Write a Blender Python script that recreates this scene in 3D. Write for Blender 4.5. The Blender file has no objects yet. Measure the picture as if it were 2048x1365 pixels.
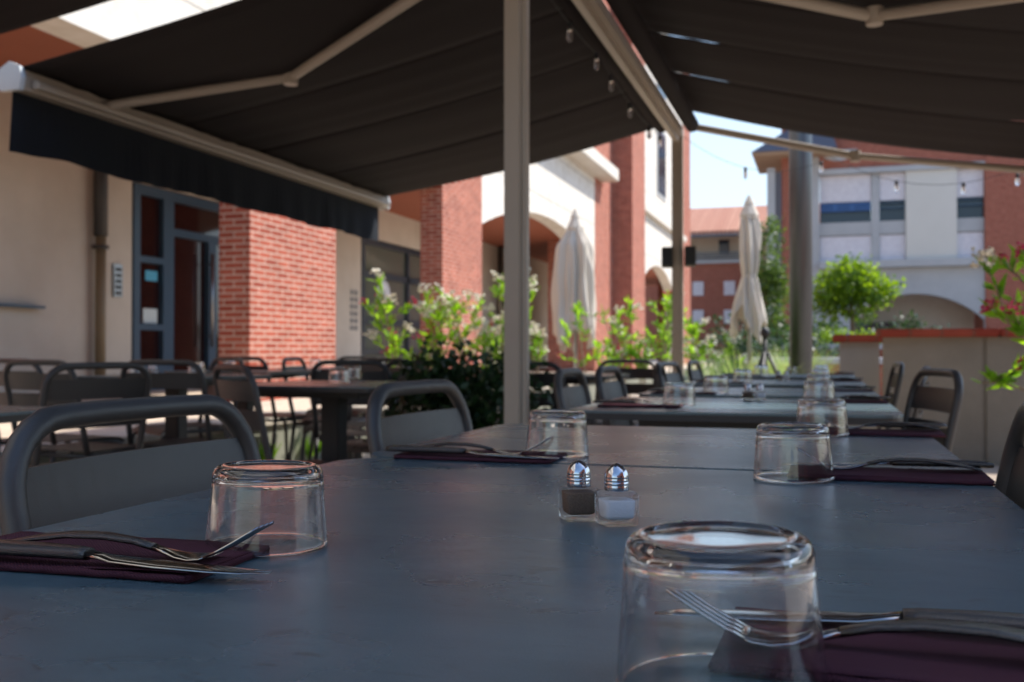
import bpy, bmesh, math, random
from mathutils import Vector, Matrix, Euler, noise as mnoise
R = math.radians
random.seed(7)
S = bpy.context.scene
C = S.collection

# ---------------------------------------------------------------- camera
cam_d = bpy.data.cameras.new("camera")
cam = bpy.data.objects.new("camera", cam_d); C.objects.link(cam)
cam.location = (0, 0, 0.884)
cam.rotation_euler = (R(90 + 0.62), 0, R(17.45))
cam_d.sensor_width = 36; cam_d.lens = 35.0
cam_d.clip_start = 0.02; cam_d.clip_end = 2000
cam_d.dof.use_dof = True
cam_d.dof.focus_distance = 0.66
cam_d.dof.aperture_fstop = 12.0
S.camera = cam

# ---------------------------------------------------------------- sky + sun
SUN_EL, SUN_AX, SUN_AY = 50.0, 0.80, 0.60
W = bpy.data.worlds.new("World"); S.world = W; W.use_nodes = True
wn = W.node_tree.nodes; wl = W.node_tree.links
bg = wn["Background"]; sky = wn.new("ShaderNodeTexSky")
sky.sky_type = 'NISHITA'; sky.sun_disc = False
sky.sun_elevation = R(SUN_EL)
sky.sun_rotation = math.atan2(SUN_AX, SUN_AY)
sky.air_density = 1.25; sky.dust_density = 1.0; sky.ozone_density = 5.0
tcw = wn.new("ShaderNodeTexCoord"); spw = wn.new("ShaderNodeSeparateXYZ"); wl.new(tcw.outputs["Generated"], spw.inputs[0])
mz = wn.new("ShaderNodeMapRange"); mz.interpolation_type = 'SMOOTHSTEP'
mz.inputs[1].default_value = .55; mz.inputs[2].default_value = .0; mz.inputs[3].default_value = 0; mz.inputs[4].default_value = 1
wl.new(spw.outputs[2], mz.inputs[0])
my = wn.new("ShaderNodeMapRange"); my.interpolation_type = 'SMOOTHSTEP'
my.inputs[1].default_value = -.1; my.inputs[2].default_value = .9; my.inputs[3].default_value = 0; my.inputs[4].default_value = .8
wl.new(spw.outputs[1], my.inputs[0])
mm = wn.new("ShaderNodeMath"); mm.operation = 'MULTIPLY'; wl.new(mz.outputs[0], mm.inputs[0]); wl.new(my.outputs[0], mm.inputs[1])
mxw = wn.new("ShaderNodeMix"); mxw.data_type = 'RGBA'; wl.new(mm.outputs[0], mxw.inputs[0]); wl.new(sky.outputs[0], mxw.inputs[6])
mxw.inputs[7].default_value = (3.7, 4.35, 4.95, 1)
wl.new(mxw.outputs[2], bg.inputs[0]); bg.inputs[1].default_value = 0.15
sun_d = bpy.data.lights.new("sun", 'SUN'); sun_d.energy = 3.9; sun_d.angle = R(0.5); sun_d.color = (1.0, 0.94, 0.85)
sun = bpy.data.objects.new("sun", sun_d); C.objects.link(sun)
sv = Vector((SUN_AX * math.cos(R(SUN_EL)), SUN_AY * math.cos(R(SUN_EL)), math.sin(R(SUN_EL))))
sun.rotation_euler = sv.to_track_quat('Z', 'Y').to_euler()
sun.location = (6, 4, 12)
S.view_settings.view_transform = 'Standard'; S.view_settings.look = 'None'
S.view_settings.exposure = 0.8; S.view_settings.gamma = 1
S.render.engine = 'CYCLES'
S.cycles.use_denoising = True
S.cycles.max_bounces = 14; S.cycles.transmission_bounces = 12; S.cycles.glossy_bounces = 5; S.cycles.diffuse_bounces = 4
S.cycles.transparent_max_bounces = 12
S.cycles.caustics_reflective = False; S.cycles.caustics_refractive = True
S.cycles.sample_clamp_indirect = 6.0

# ---------------------------------------------------------------- materials
def mat(name, col, rough=0.6, metal=0.0, spec=0.5, noise=None, bump=None, **kw):
    """noise=(scale, amount, second colour) ; bump=(scale, strength)"""
    m = bpy.data.materials.new(name); m.use_nodes = True
    nt = m.node_tree; n = nt.nodes; l = nt.links
    p = n["Principled BSDF"]
    p.inputs["Base Color"].default_value = (*col, 1)
    p.inputs["Roughness"].default_value = rough
    p.inputs["Metallic"].default_value = metal
    p.inputs["Specular IOR Level"].default_value = spec
    for k, v in kw.items():
        p.inputs[k.replace('_', ' ')].default_value = v
    if noise or bump:
        tc = n.new("ShaderNodeTexCoord")
    if noise:
        sc, amt, c2 = noise
        t = n.new("ShaderNodeTexNoise"); t.inputs["Scale"].default_value = sc; t.inputs["Detail"].default_value = 7
        t.inputs["Roughness"].default_value = 0.65
        l.new(tc.outputs["Object"], t.inputs["Vector"])
        r = n.new("ShaderNodeValToRGB")
        r.color_ramp.elements[0].position = 0.5 - 0.22; r.color_ramp.elements[1].position = 0.5 + 0.22
        r.color_ramp.elements[0].color = (*c2, 1)
        r.color_ramp.elements[1].color = (*[col[i] * (1 - amt) + col[i] * amt for i in range(3)], 1)
        l.new(t.outputs[0], r.inputs[0]); l.new(r.outputs[0], p.inputs["Base Color"])
    if bump:
        b = n.new("ShaderNodeTexNoise"); b.inputs["Scale"].default_value = bump[0]; b.inputs["Detail"].default_value = 4
        l.new(tc.outputs["Object"], b.inputs["Vector"])
        bn = n.new("ShaderNodeBump"); bn.inputs["Strength"].default_value = bump[1]; bn.inputs["Distance"].default_value = 0.01
        l.new(b.outputs[0], bn.inputs["Height"]); l.new(bn.outputs[0], p.inputs["Normal"])
    return m

def brick_mat(name, c1, c2, mortar, bw=0.23, rh=0.061, ms=0.011, msm=0.1, rough=0.85, bumpy=0.5, planar=False):
    m = bpy.data.materials.new(name); m.use_nodes = True
    nt = m.node_tree; n = nt.nodes; l = nt.links; p = n["Principled BSDF"]
    p.inputs["Roughness"].default_value = rough; p.inputs["Specular IOR Level"].default_value = 0.2
    tc = n.new("ShaderNodeTexCoord"); sp = n.new("ShaderNodeSeparateXYZ"); cb = n.new("ShaderNodeCombineXYZ")
    l.new(tc.outputs["Object"], sp.inputs[0])
    if planar:
        l.new(sp.outputs[0], cb.inputs[0]); l.new(sp.outputs[1], cb.inputs[1])
    else:
        ad = n.new("ShaderNodeMath"); ad.operation = 'ADD'
        l.new(sp.outputs[0], ad.inputs[0]); l.new(sp.outputs[1], ad.inputs[1])
        l.new(ad.outputs[0], cb.inputs[0]); l.new(sp.outputs[2], cb.inputs[1])
    bt = n.new("ShaderNodeTexBrick")
    bt.inputs["Color1"].default_value = (*c1, 1); bt.inputs["Color2"].default_value = (*c2, 1); bt.inputs["Mortar"].default_value = (*mortar, 1)
    bt.inputs["Scale"].default_value = 1; bt.inputs["Brick Width"].default_value = bw; bt.inputs["Row Height"].default_value = rh
    bt.inputs["Mortar Size"].default_value = ms; bt.inputs["Mortar Smooth"].default_value = msm
    l.new(cb.outputs[0], bt.inputs["Vector"])
    nz = n.new("ShaderNodeTexNoise"); nz.inputs["Scale"].default_value = 6; nz.inputs["Detail"].default_value = 6
    l.new(tc.outputs["Object"], nz.inputs["Vector"])
    mx = n.new("ShaderNodeMix"); mx.data_type = 'RGBA'; mx.blend_type = 'OVERLAY'; mx.inputs[0].default_value = 0.35
    l.new(bt.outputs[0], mx.inputs[6]); l.new(nz.outputs[0], mx.inputs[7]); l.new(mx.outputs[2], p.inputs["Base Color"])
    bn = n.new("ShaderNodeBump"); bn.inputs["Strength"].default_value = bumpy; bn.inputs["Distance"].default_value = 0.008; bn.invert = True
    l.new(bt.outputs["Fac"], bn.inputs["Height"]); l.new(bn.outputs[0], p.inputs["Normal"])
    return m

def table_mat():
    m = bpy.data.materials.new("slate_laminate"); m.use_nodes = True
    nt = m.node_tree; n = nt.nodes; l = nt.links; p = n["Principled BSDF"]
    tc = n.new("ShaderNodeTexCoord"); mp = n.new("ShaderNodeMapping"); mp.inputs["Scale"].default_value = (3.2, 9, 9)
    mp.inputs["Rotation"].default_value = (0, 0, R(12))
    l.new(tc.outputs["Object"], mp.inputs[0])
    a = n.new("ShaderNodeTexNoise"); a.inputs["Scale"].default_value = 1.2; a.inputs["Detail"].default_value = 9; a.inputs["Roughness"].default_value = .72
    a.inputs["Distortion"].default_value = 0.7
    l.new(mp.outputs[0], a.inputs["Vector"])
    r = n.new("ShaderNodeValToRGB"); e = r.color_ramp.elements
    e[0].position = .30; e[0].color = (.042, .078, .096, 1); e[1].position = .72; e[1].color = (.078, .134, .160, 1)
    x = e.new(.47); x.color = (.058, .104, .126, 1)
    l.new(a.outputs[0], r.inputs[0])
    v = n.new("ShaderNodeTexNoise"); v.inputs["Scale"].default_value = 5.5; v.inputs["Detail"].default_value = 5; v.inputs["Distortion"].default_value = 2.2
    l.new(mp.outputs[0], v.inputs["Vector"])
    vr = n.new("ShaderNodeValToRGB"); vr.color_ramp.elements[0].position = .30; vr.color_ramp.elements[0].color = (.30, .28, .25, 1)
    vr.color_ramp.elements[1].position = .40; vr.color_ramp.elements[1].color = (1, 1, 1, 1)
    l.new(v.outputs[0], vr.inputs[0])
    mx = n.new("ShaderNodeMix"); mx.data_type = 'RGBA'; mx.blend_type = 'MULTIPLY'; mx.inputs[0].default_value = .42
    l.new(r.outputs[0], mx.inputs[6]); l.new(vr.outputs[0], mx.inputs[7]); l.new(mx.outputs[2], p.inputs["Base Color"])
    # sparse pale scuffs and crumbs
    k_ = n.new("ShaderNodeTexNoise"); k_.inputs["Scale"].default_value = 95; k_.inputs["Detail"].default_value = 2
    k2 = n.new("ShaderNodeTexNoise"); k2.inputs["Scale"].default_value = 5; k2.inputs["Detail"].default_value = 2
    l.new(tc.outputs["Object"], k_.inputs["Vector"]); l.new(tc.outputs["Object"], k2.inputs["Vector"])
    ks = n.new("ShaderNodeMath"); ks.operation = 'MULTIPLY'; l.new(k_.outputs[0], ks.inputs[0]); l.new(k2.outputs[0], ks.inputs[1])
    kr = n.new("ShaderNodeMapRange"); kr.inputs[1].default_value = .415; kr.inputs[2].default_value = .46; kr.inputs[3].default_value = 0; kr.inputs[4].default_value = .22
    l.new(ks.outputs[0], kr.inputs[0])
    mk = n.new("ShaderNodeMix"); mk.data_type = 'RGBA'; l.new(kr.outputs[0], mk.inputs[0]); l.new(mx.outputs[2], mk.inputs[6]); mk.inputs[7].default_value = (.26, .28, .30, 1)
    l.new(mk.outputs[2], p.inputs["Base Color"])
    # smudged gloss
    s = n.new("ShaderNodeTexNoise"); s.inputs["Scale"].default_value = 7; s.inputs["Detail"].default_value = 8
    l.new(tc.outputs["Object"], s.inputs["Vector"])
    mr = n.new("ShaderNodeMapRange"); mr.inputs[1].default_value = .3; mr.inputs[2].default_value = .7; mr.inputs[3].default_value = .23; mr.inputs[4].default_value = .33
    l.new(s.outputs[0], mr.inputs[0]); l.new(mr.outputs[0], p.inputs["Roughness"])
    b = n.new("ShaderNodeTexNoise"); b.inputs["Scale"].default_value = 900; b.inputs["Detail"].default_value = 3
    l.new(tc.outputs["Object"], b.inputs["Vector"])
    bn = n.new("ShaderNodeBump"); bn.inputs["Strength"].default_value = .35; bn.inputs["Distance"].default_value = .0006
    l.new(b.outputs[0], bn.inputs["Height"]); l.new(bn.outputs[0], p.inputs["Normal"])
    p.inputs["Specular IOR Level"].default_value = .75
    return m

def leaf_mat(name, c1, c2, trans=0.45):
    m = bpy.data.materials.new(name); m.use_nodes = True
    nt = m.node_tree; n = nt.nodes; l = nt.links; p = n["Principled BSDF"]
    g = n.new("ShaderNodeNewGeometry"); r = n.new("ShaderNodeValToRGB")
    r.color_ramp.elements[0].color = (*c1, 1); r.color_ramp.elements[1].color = (*c2, 1)
    l.new(g.outputs["Random Per Island"], r.inputs[0]); l.new(r.outputs[0], p.inputs["Base Color"])
    p.inputs["Roughness"].default_value = .42
    tr = n.new("ShaderNodeBsdfTranslucent"); hs = n.new("ShaderNodeHueSaturation")
    hs.inputs["Value"].default_value = 2.6; hs.inputs["Hue"].default_value = .475; hs.inputs["Saturation"].default_value = 1.1
    l.new(r.outputs[0], hs.inputs["Color"]); l.new(hs.outputs[0], tr.inputs[0])
    mx = n.new("ShaderNodeMixShader"); mx.inputs[0].default_value = trans
    l.new(p.outputs[0], mx.inputs[1]); l.new(tr.outputs[0], mx.inputs[2]); l.new(mx.outputs[0], n["Material Output"].inputs[0])
    return m

def cloth_mat(name, col, trans=0.1, scale=400, rib=None):
    m = mat(name, col, .9, spec=.15, bump=(scale, .15))
    nt = m.node_tree; n = nt.nodes; l = nt.links; p = n["Principled BSDF"]
    if trans:
        tr = n.new("ShaderNodeBsdfTranslucent"); tr.inputs[0].default_value = (*col, 1)
        mx = n.new("ShaderNodeMixShader"); mx.inputs[0].default_value = trans
        l.new(p.outputs[0], mx.inputs[1]); l.new(tr.outputs[0], mx.inputs[2]); l.new(mx.outputs[0], n["Material Output"].inputs[0])
    if rib:
        tc = n.new("ShaderNodeTexCoord"); wv = n.new("ShaderNodeTexWave"); wv.inputs["Scale"].default_value = rib
        wv.bands_direction = 'DIAGONAL'
        l.new(tc.outputs["Object"], wv.inputs[0])
        bn = n.new("ShaderNodeBump"); bn.inputs["Strength"].default_value = .6; bn.inputs["Distance"].default_value = .0006
        l.new(wv.outputs[1], bn.inputs["Height"]); l.new(bn.outputs[0], p.inputs["Normal"])
    return m

M = {}
M['table'] = table_mat()
M['table_dark'] = mat("dark_edge", (.022, .018, .017), .45)
M['chair'] = mat("taupe_powder_coat", (.046, .045, .044), .42, spec=.5, bump=(700, .12))
M['seat'] = mat("taupe_slat", (.052, .042, .036), .5, bump=(500, .1))
M['alu'] = mat("cream_aluminium", (.47, .40, .32), .40, spec=.5, noise=(2.5, 1, (.42, .355, .28)))
M['plastic'] = mat("pale_end_cap", (.55, .60, .62), .35)
M['fabric'] = cloth_mat("anthracite_awning", (.032, .027, .0265), .08, 300)
M['valance'] = cloth_mat("anthracite_valance", (.020, .024, .031), .04, 300)
M['black'] = mat("black_metal", (.012, .012, .013), .45)
M['black_plastic'] = mat("grey_brown_plastic", (.075, .068, .055), .5)
M['steel_pole'] = mat("dark_brushed_steel", (.12, .13, .145), .40, 1.0, bump=(60, .06))
M['steel'] = mat("brushed_steel", (.36, .37, .38), .30, 1.0, bump=(60, .08))
M['chrome'] = mat("polished_steel", (.36, .35, .34), .14, 1.0)
M['hammer'] = mat("hammered_handle", (.10, .095, .09), .20, 1.0, bump=(1400, .35))
M['cap'] = mat("chromed_cap", (.60, .60, .62), .16, 1.0, bump=(120, .05))
def part_clear(m, f):
    nt = m.node_tree; n = nt.nodes; l = nt.links
    t = n.new("ShaderNodeBsdfTransparent"); x = n.new("ShaderNodeMixShader"); x.inputs[0].default_value = f
    l.new(n["Principled BSDF"].outputs[0], x.inputs[1]); l.new(t.outputs[0], x.inputs[2]); l.new(x.outputs[0], n["Material Output"].inputs[0])
    return m
M['glass'] = mat("clear_glass", (1, 1, 1), .0, Transmission_Weight=1.0, IOR=1.48)
M['glass2'] = mat("greenish_glass", (.90, .97, .94), .0, Transmission_Weight=1.0, IOR=1.50)
part_clear(M['glass'], .05); part_clear(M['glass2'], .75)
M['salt'] = mat("salt", (.97, .97, .99), .9, bump=(1500, .6))
M['pepper'] = mat("ground_pepper", (.42, .28, .19), .9, noise=(1100, 1, (.16, .095, .06)), bump=(1200, .8))
M['napkin'] = cloth_mat("plum_napkin", (.080, .028, .040), .12, 900, rib=260)
M['brick'] = brick_mat("brick_sun", (.25, .050, .030), (.37, .095, .058), (.48, .32, .25), ms=.0085)
M['brick_far'] = brick_mat("brick_far", (.30, .085, .055), (.36, .11, .075), (.30, .17, .12), ms=.008)
M['brick_cope'] = brick_mat("brick_coping", (.26, .045, .026), (.32, .07, .04), (.2, .08, .05), bw=.23, rh=.4, ms=.01)
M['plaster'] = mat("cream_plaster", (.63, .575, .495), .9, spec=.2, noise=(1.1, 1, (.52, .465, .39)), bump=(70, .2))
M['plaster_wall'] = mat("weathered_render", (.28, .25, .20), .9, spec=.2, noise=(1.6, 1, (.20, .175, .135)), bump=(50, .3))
M['soffit'] = mat("terracotta_soffit", (.33, .10, .055), .8, noise=(.8, 1, (.28, .085, .045)))
M['precast'] = brick_mat("white_precast", (.66, .62, .56), (.62, .585, .53), (.36, .33, .29), bw=2.4, rh=1.0, ms=.012, bumpy=.3)
M['precast_plain'] = mat("white_cornice", (.64, .60, .53), .85, noise=(1.5, 1, (.56, .52, .46)))
M['concrete_blue'] = mat("pale_concrete", (.44, .45, .46), .85, noise=(.8, 1, (.36, .37, .38)))
M['shutter'] = brick_mat("roller_shutter", (.70, .68, .72), (.68, .66, .70), (.5, .49, .52), bw=30, rh=.06, ms=.006)
M['cream_panel'] = mat("cream_panel", (.62, .60, .55), .85, noise=(.6, 1, (.58, .56, .51)))
M['frame_blue'] = mat("blue_grey_frame", (.035, .075, .12), .35)
M['frame_dark'] = mat("dark_navy_frame", (.018, .028, .042), .35)
M['rail_blue'] = mat("blue_balcony_sheet", (.04, .12, .32), .4)
M['pane_dark'] = mat("dark_pane", (.022, .008, .008), .06, spec=.7)
M['pane_grey'] = mat("grey_pane", (.12, .125, .105), .10, spec=.6)
M['pane_far'] = mat("far_pane", (.02, .03, .05), .1)
M['paper'] = mat("pale_notice", (.55, .62, .62), .8)
M['sticker'] = mat("blue_sticker", (.08, .38, .55), .6)
M['white'] = mat("white_disc", (.72, .74, .80), .7)
M['ink'] = mat("grey_letters", (.20, .20, .20), .7)
M['pipe_brown'] = mat("brown_downpipe", (.22, .17, .10), .5)
M['pipe_dark'] = mat("dark_downpipe", (.05, .05, .05), .5)
M['tiles'] = brick_mat("roof_tiles", (.46, .22, .15), (.54, .29, .2), (.24, .10, .07), bw=.26, rh=60, ms=.03, planar=True)
M['slate_roof'] = mat("slate_roof", (.10, .10, .12), .6)
M['wood'] = mat("eaves_board", (.36, .24, .15), .7)
M['parasol'] = cloth_mat("sand_parasol", (.76, .69, .60), .25, 250)
M['bark'] = mat("bark", (.20, .14, .09), .9, bump=(80, .5))
M['stem'] = mat("oleander_stem", (.30, .22, .15), .8, bump=(90, .3))
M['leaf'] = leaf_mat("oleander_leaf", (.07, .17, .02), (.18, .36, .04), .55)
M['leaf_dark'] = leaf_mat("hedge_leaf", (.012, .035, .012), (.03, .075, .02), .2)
M['leaf_mid'] = leaf_mat("tree_leaf_dark", (.02, .055, .012), (.07, .13, .02), .35)
M['leaf_tree'] = leaf_mat("tree_leaf", (.05, .115, .012), (.14, .24, .025), .5)
M['grass'] = leaf_mat("grass_blade", (.10, .20, .04), (.27, .33, .13), .4)
M['petal'] = mat("white_petal", (.85, .80, .66), .7, Subsurface_Weight=0.0)
M['petal_pink'] = mat("pink_petal", (.62, .06, .14), .7)
M['stub'] = mat("grey_render", (.34, .32, .29), .9, noise=(1.5, 1, (.26, .245, .22)))
M['pot'] = mat("dark_planter", (.05, .045, .042), .6)
M['pot_grey'] = mat("grey_planter", (.10, .10, .10), .7)
M['soil'] = mat("soil", (.05, .035, .025), .95)
M['coping_blue'] = mat("grey_stone_coping", (.42, .43, .46), .8)
M['paving'] = brick_mat("beige_paving", (.40, .33, .265), (.35, .285, .23), (.22, .18, .145), bw=.4, rh=.4, ms=.008, planar=True, bumpy=.2)
M['terrace'] = brick_mat("pale_terrace", (.60, .49, .38), (.56, .45, .35), (.36, .29, .23), bw=.6, rh=.3, ms=.008, planar=True, bumpy=.2)
M['kerb'] = mat("retaining_stone", (.28, .27, .22), .9, noise=(3, 1, (.16, .17, .12)), bump=(40, .5))
M['kerb_top'] = mat("retaining_coping", (.56, .50, .41), .9, noise=(3, 1, (.44, .39, .31)))
M['bulb'] = mat("clear_bulb", (.85, .80, .76), .08, Transmission_Weight=.85, IOR=1.35)
M['cable'] = mat("black_cable", (.015, .015, .016), .6)

# ---------------------------------------------------------------- mesh helpers
def tag(o, label=None, cat=None, group=None, kind=None):
    if label: o["label"] = label
    if cat: o["category"] = cat
    if group: o["group"] = group
    if kind: o["kind"] = kind
    return o

def empty(name, loc=(0, 0, 0), rz=0.0, label=None, cat=None, group=None, rot=None):
    o = bpy.data.objects.new(name, None); C.objects.link(o)
    o.location = loc; o.rotation_euler = rot if rot else (0, 0, rz); o.empty_display_size = .1
    return tag(o, label, cat, group)

def build(name, bm, m, parent=None, smooth=False, loc=None, auto=None):
    me = bpy.data.meshes.new(name)
    bmesh.ops.recalc_face_normals(bm, faces=bm.faces)
    if smooth:
        for f in bm.faces: f.smooth = True
    if auto:
        for f in bm.faces: f.smooth = True
        for e in bm.edges:
            if len(e.link_faces) == 2 and e.calc_face_angle(0) > R(auto): e.smooth = False
    bm.to_mesh(me); bm.free()
    ms = m if isinstance(m, (list, tuple)) else [m]
    for x in ms: me.materials.append(M[x] if isinstance(x, str) else x)
    o = bpy.data.objects.new(name, me); C.objects.link(o)
    if parent: o.parent = parent
    if loc: o.location = loc
    return o

def raw(name, verts, faces, m, parent=None, smooth=False, mi=None):
    me = bpy.data.meshes.new(name); me.from_pydata(verts, [], faces)
    ms = m if isinstance(m, (list, tuple)) else [m]
    for x in ms: me.materials.append(M[x])
    if mi: me.polygons.foreach_set("material_index", mi)
    if smooth: me.polygons.foreach_set("use_smooth", [True] * len(faces))
    me.update()
    o = bpy.data.objects.new(name, me); C.objects.link(o)
    if parent: o.parent = parent
    return o

def box(bm, x0, x1, y0, y1, z0, z1, bev=0.0, seg=2, mi=0):
    t = bmesh.new()
    bmesh.ops.create_cube(t, size=1)
    for v in t.verts:
        v.co = Vector(((x0 + x1) / 2 + v.co.x * (x1 - x0), (y0 + y1) / 2 + v.co.y * (y1 - y0), (z0 + z1) / 2 + v.co.z * (z1 - z0)))
    if bev: bmesh.ops.bevel(t, geom=t.edges[:], offset=bev, segments=seg, affect='EDGES')
    merge(bm, t, mi)

def merge(bm, t, mi=0):
    for f in t.faces: f.material_index = mi
    tmp = bpy.data.meshes.new("tmp"); t.to_mesh(tmp); t.free(); bm.from_mesh(tmp); bpy.data.meshes.remove(tmp)

def tube(bm, pts, r, seg=8, cap=True, flat=1.0, closed=False, mi=0, rads=None):
    pts = [Vector(p) for p in pts]; n = len(pts); rings = []
    prev = None
    for i, p in enumerate(pts):
        a = pts[i - 1] if (i or closed) else p; b = pts[(i + 1) % n] if (i < n - 1 or closed) else p
        d = (b - a).normalized()
        if prev is None:
            up = Vector((0, 0, 1)) if abs(d.z) < .9 else Vector((0, 1, 0))
            u = d.cross(up).normalized()
        else:
            u = (prev - d * prev.dot(d)).normalized()
        prev = u; w = d.cross(u)
        rr = rads[i] if rads else r
        rings.append([bm.verts.new(p + (u * math.cos(k * 2 * math.pi / seg) * flat + w * math.sin(k * 2 * math.pi / seg)) * rr) for k in range(seg)])
    for i in range(n if closed else n - 1):
        A, B = rings[i], rings[(i + 1) % n]
        for k in range(seg):
            f = bm.faces.new((A[k], A[(k + 1) % seg], B[(k + 1) % seg], B[k])); f.material_index = mi; f.smooth = True
    if cap and not closed:
        f = bm.faces.new(rings[0][::-1]); f.material_index = mi
        f = bm.faces.new(rings[-1]); f.material_index = mi

def lathe(bm, prof, seg=32, cx=0, cy=0, mi=0, closed=False, smooth=True):
    rings = []
    for r, z in prof:
        if r < 1e-6: rings.append([bm.verts.new((cx, cy, z))])
        else: rings.append([bm.verts.new((cx + r * math.cos(k * 2 * math.pi / seg), cy + r * math.sin(k * 2 * math.pi / seg), z)) for k in range(seg)])
    m = len(rings)
    for i in range(m if closed else m - 1):
        A, B = rings[i], rings[(i + 1) % m]
        for k in range(seg):
            k2 = (k + 1) % seg
            if len(A) == 1 and len(B) == 1: continue
            if len(A) == 1: f = bm.faces.new((A[0], B[k], B[k2]))
            elif len(B) == 1: f = bm.faces.new((A[k], A[k2], B[0]))
            else: f = bm.faces.new((A[k], A[k2], B[k2], B[k]))
            f.material_index = mi; f.smooth = smooth

def prism(bm, outline, axis, d0, d1, mi=0):
    """outline 2D; axis 'x': (y,z) extruded in x from d0 to d1; 'y': (x,z) in y; 'z': (x,y) in z"""
    def P(u, v, d): return {'x': (d, u, v), 'y': (u, d, v), 'z': (u, v, d)}[axis]
    A = [bm.verts.new(P(u, v, d0)) for u, v in outline]; B = [bm.verts.new(P(u, v, d1)) for u, v in outline]
    n = len(A)
    fs = [bm.faces.new(A), bm.faces.new(B[::-1])]
    for i in range(n): fs.append(bm.faces.new((A[i], B[i], B[(i + 1) % n], A[(i + 1) % n])))
    for f in fs: f.material_index = mi

def loft(bm, secs, seg=10, mi=0, sup=2.6):
    """secs: list of (centre Vector, half width, half thickness, tilt-normal dir) along +x; superellipse sections in y/z"""
    rings = []
    for (x, y, z, hw, ht, pitch) in secs:
        ring = []
        for k in range(seg):
            a = 2 * math.pi * k / seg; ca, sa = math.cos(a), math.sin(a)
            yy = math.copysign(abs(ca) ** (2 / sup), ca) * hw; zz = math.copysign(abs(sa) ** (2 / sup), sa) * ht
            ring.append(bm.verts.new((x - zz * math.sin(pitch), y + yy, z + zz * math.cos(pitch))))
        rings.append(ring)
    for i in range(len(rings) - 1):
        for k in range(seg):
            f = bm.faces.new((rings[i][k], rings[i][(k + 1) % seg], rings[i + 1][(k + 1) % seg], rings[i + 1][k])); f.material_index = mi; f.smooth = True
    bm.faces.new(rings[0][::-1]).material_index = mi; bm.faces.new(rings[-1]).material_index = mi

def arc(cx, cy, r, a0, a1, n):
    return [(cx + r * math.cos(R(a0 + (a1 - a0) * i / n)), cy + r * math.sin(R(a0 + (a1 - a0) * i / n))) for i in range(n + 1)]

def rrect(x0, x1, y0, y1, r, n=6):
    return arc(x1 - r, y0 + r, r, -90, 0, n) + arc(x1 - r, y1 - r, r, 0, 90, n) + arc(x0 + r, y1 - r, r, 90, 180, n) + arc(x0 + r, y0 + r, r, 180, 270, n)

def copy_tree(o, parent=None):
    c = o.copy(); C.objects.link(c)
    if parent: c.parent = parent
    for ch in list(o.children): copy_tree(ch, c)
    return c

def place(proto, used, loc, rot, label, cat=None, group=None):
    o = proto if not used else copy_tree(proto)
    o.location = loc; o.rotation_euler = rot
    tag(o, label, cat, group)
    return o

def floor_z(a): return max(0.0, min(.02, (-a - 1.2) * .01))

# ================================================================ SETTING
# lower floor: a single sheet that reaches the horizon on the right, rises gently towards the retaining wall on the left
xs = [-3.9, -3.7, -1.2, 4, 12, 60, 900]; ys = [-300, -20, 0, 10, 30, 60, 200, 900]
vs = []; fs = []
for y in ys:
    for x in xs: vs.append((x, y, floor_z(x)))
for j in range(len(ys) - 1):
    for i in range(len(xs) - 1):
        k = j * len(xs) + i; fs.append((k, k + 1, k + 1 + len(xs), k + len(xs)))
tag(raw("ground", vs, fs, 'paving'), "beige stone paving of the square", "ground", kind="structure")
tag(raw("upper_pavement", [(-900, -300, .388), (-4.16, -300, .388), (-4.16, 900, .388), (-900, 900, .388)], [(0, 1, 2, 3)], 'terrace'), "pale raised pavement along the arcade", "pavement", kind="structure")
bm = bmesh.new(); box(bm, -4.16, -3.9, -6, 60, -.05, .34)
rw = build("retaining_wall", bm, 'kerb'); tag(rw, "low grey-green stone retaining wall with pale coping behind the left tables", "low wall")
bm = bmesh.new(); box(bm, -4.2, -3.86, -6, 60, .34, .392, .01); build("coping", bm, 'kerb_top', rw)

# ================================================================ LEFT ARCADE BUILDING
FX, WX, SOF, LIN = -5.4, -8.25, 3.66, 3.36
lb = empty("arcade_building", (FX, 14, .39), 0, "cream and white building with brick pillars and an arcade along the left side", "building")
def lpart(name, bm, m, parent=None, auto=None):
    o = build(name, bm, m, None, auto=auto)
    p = parent or lb
    o.parent = p
    base = Vector((FX, 14, .39))
    if p is lb: o.matrix_parent_inverse = Matrix.Translation(-base)
    return o
# brick pillars
TH = .35
for (y0, y1, x, zt) in [(3.4, 5.2, FX, LIN), (8.57, 10.38, FX, LIN), (13.74, 15.52, FX, 5.35), (-1.8, 0.0, FX, LIN), (-7.0, -5.2, FX, LIN)]:
    bm = bmesh.new(); box(bm, x - TH, x, y0, y1, .38, zt); lpart("brick_pillar", bm, 'brick')
bm = bmesh.new(); box(bm, -6.6, FX, 23.99, 26.1, .38, 13.5); lpart("brick_pillar", bm, 'brick')
bm = bmesh.new(); box(bm, -6.2, -4.87, 26.15, 28.1, .38, 13.6); lpart("brick_pillar", bm, 'brick')
bm = bmesh.new(); box(bm, -6.4, FX + .02, 39.9, 42.1, .38, 13.4); lpart("brick_pillar", bm, 'brick')
# rear wall of the arcade, with its openings left free
bm = bmesh.new()
for y0, y1, z0, z1 in [(-9, 10.42, .38, SOF), (10.42, 14.2, 3.02, SOF), (14.2, 16.86, .38, SOF), (16.86, 22.2, 3.05, SOF), (16.86, 22.2, .38, .52), (22.2, 30.3, .38, SOF), (30.3, 32.4, 2.9, SOF), (32.4, 42, .38, SOF)]:
    box(bm, WX - .3, WX, y0, y1, z0, z1)
lpart("rear_wall", bm, 'plaster')
bm = bmesh.new(); box(bm, WX, FX - TH - .002, -9, 42, SOF, SOF + .25)
lpart("soffit", bm, 'soffit')
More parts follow.
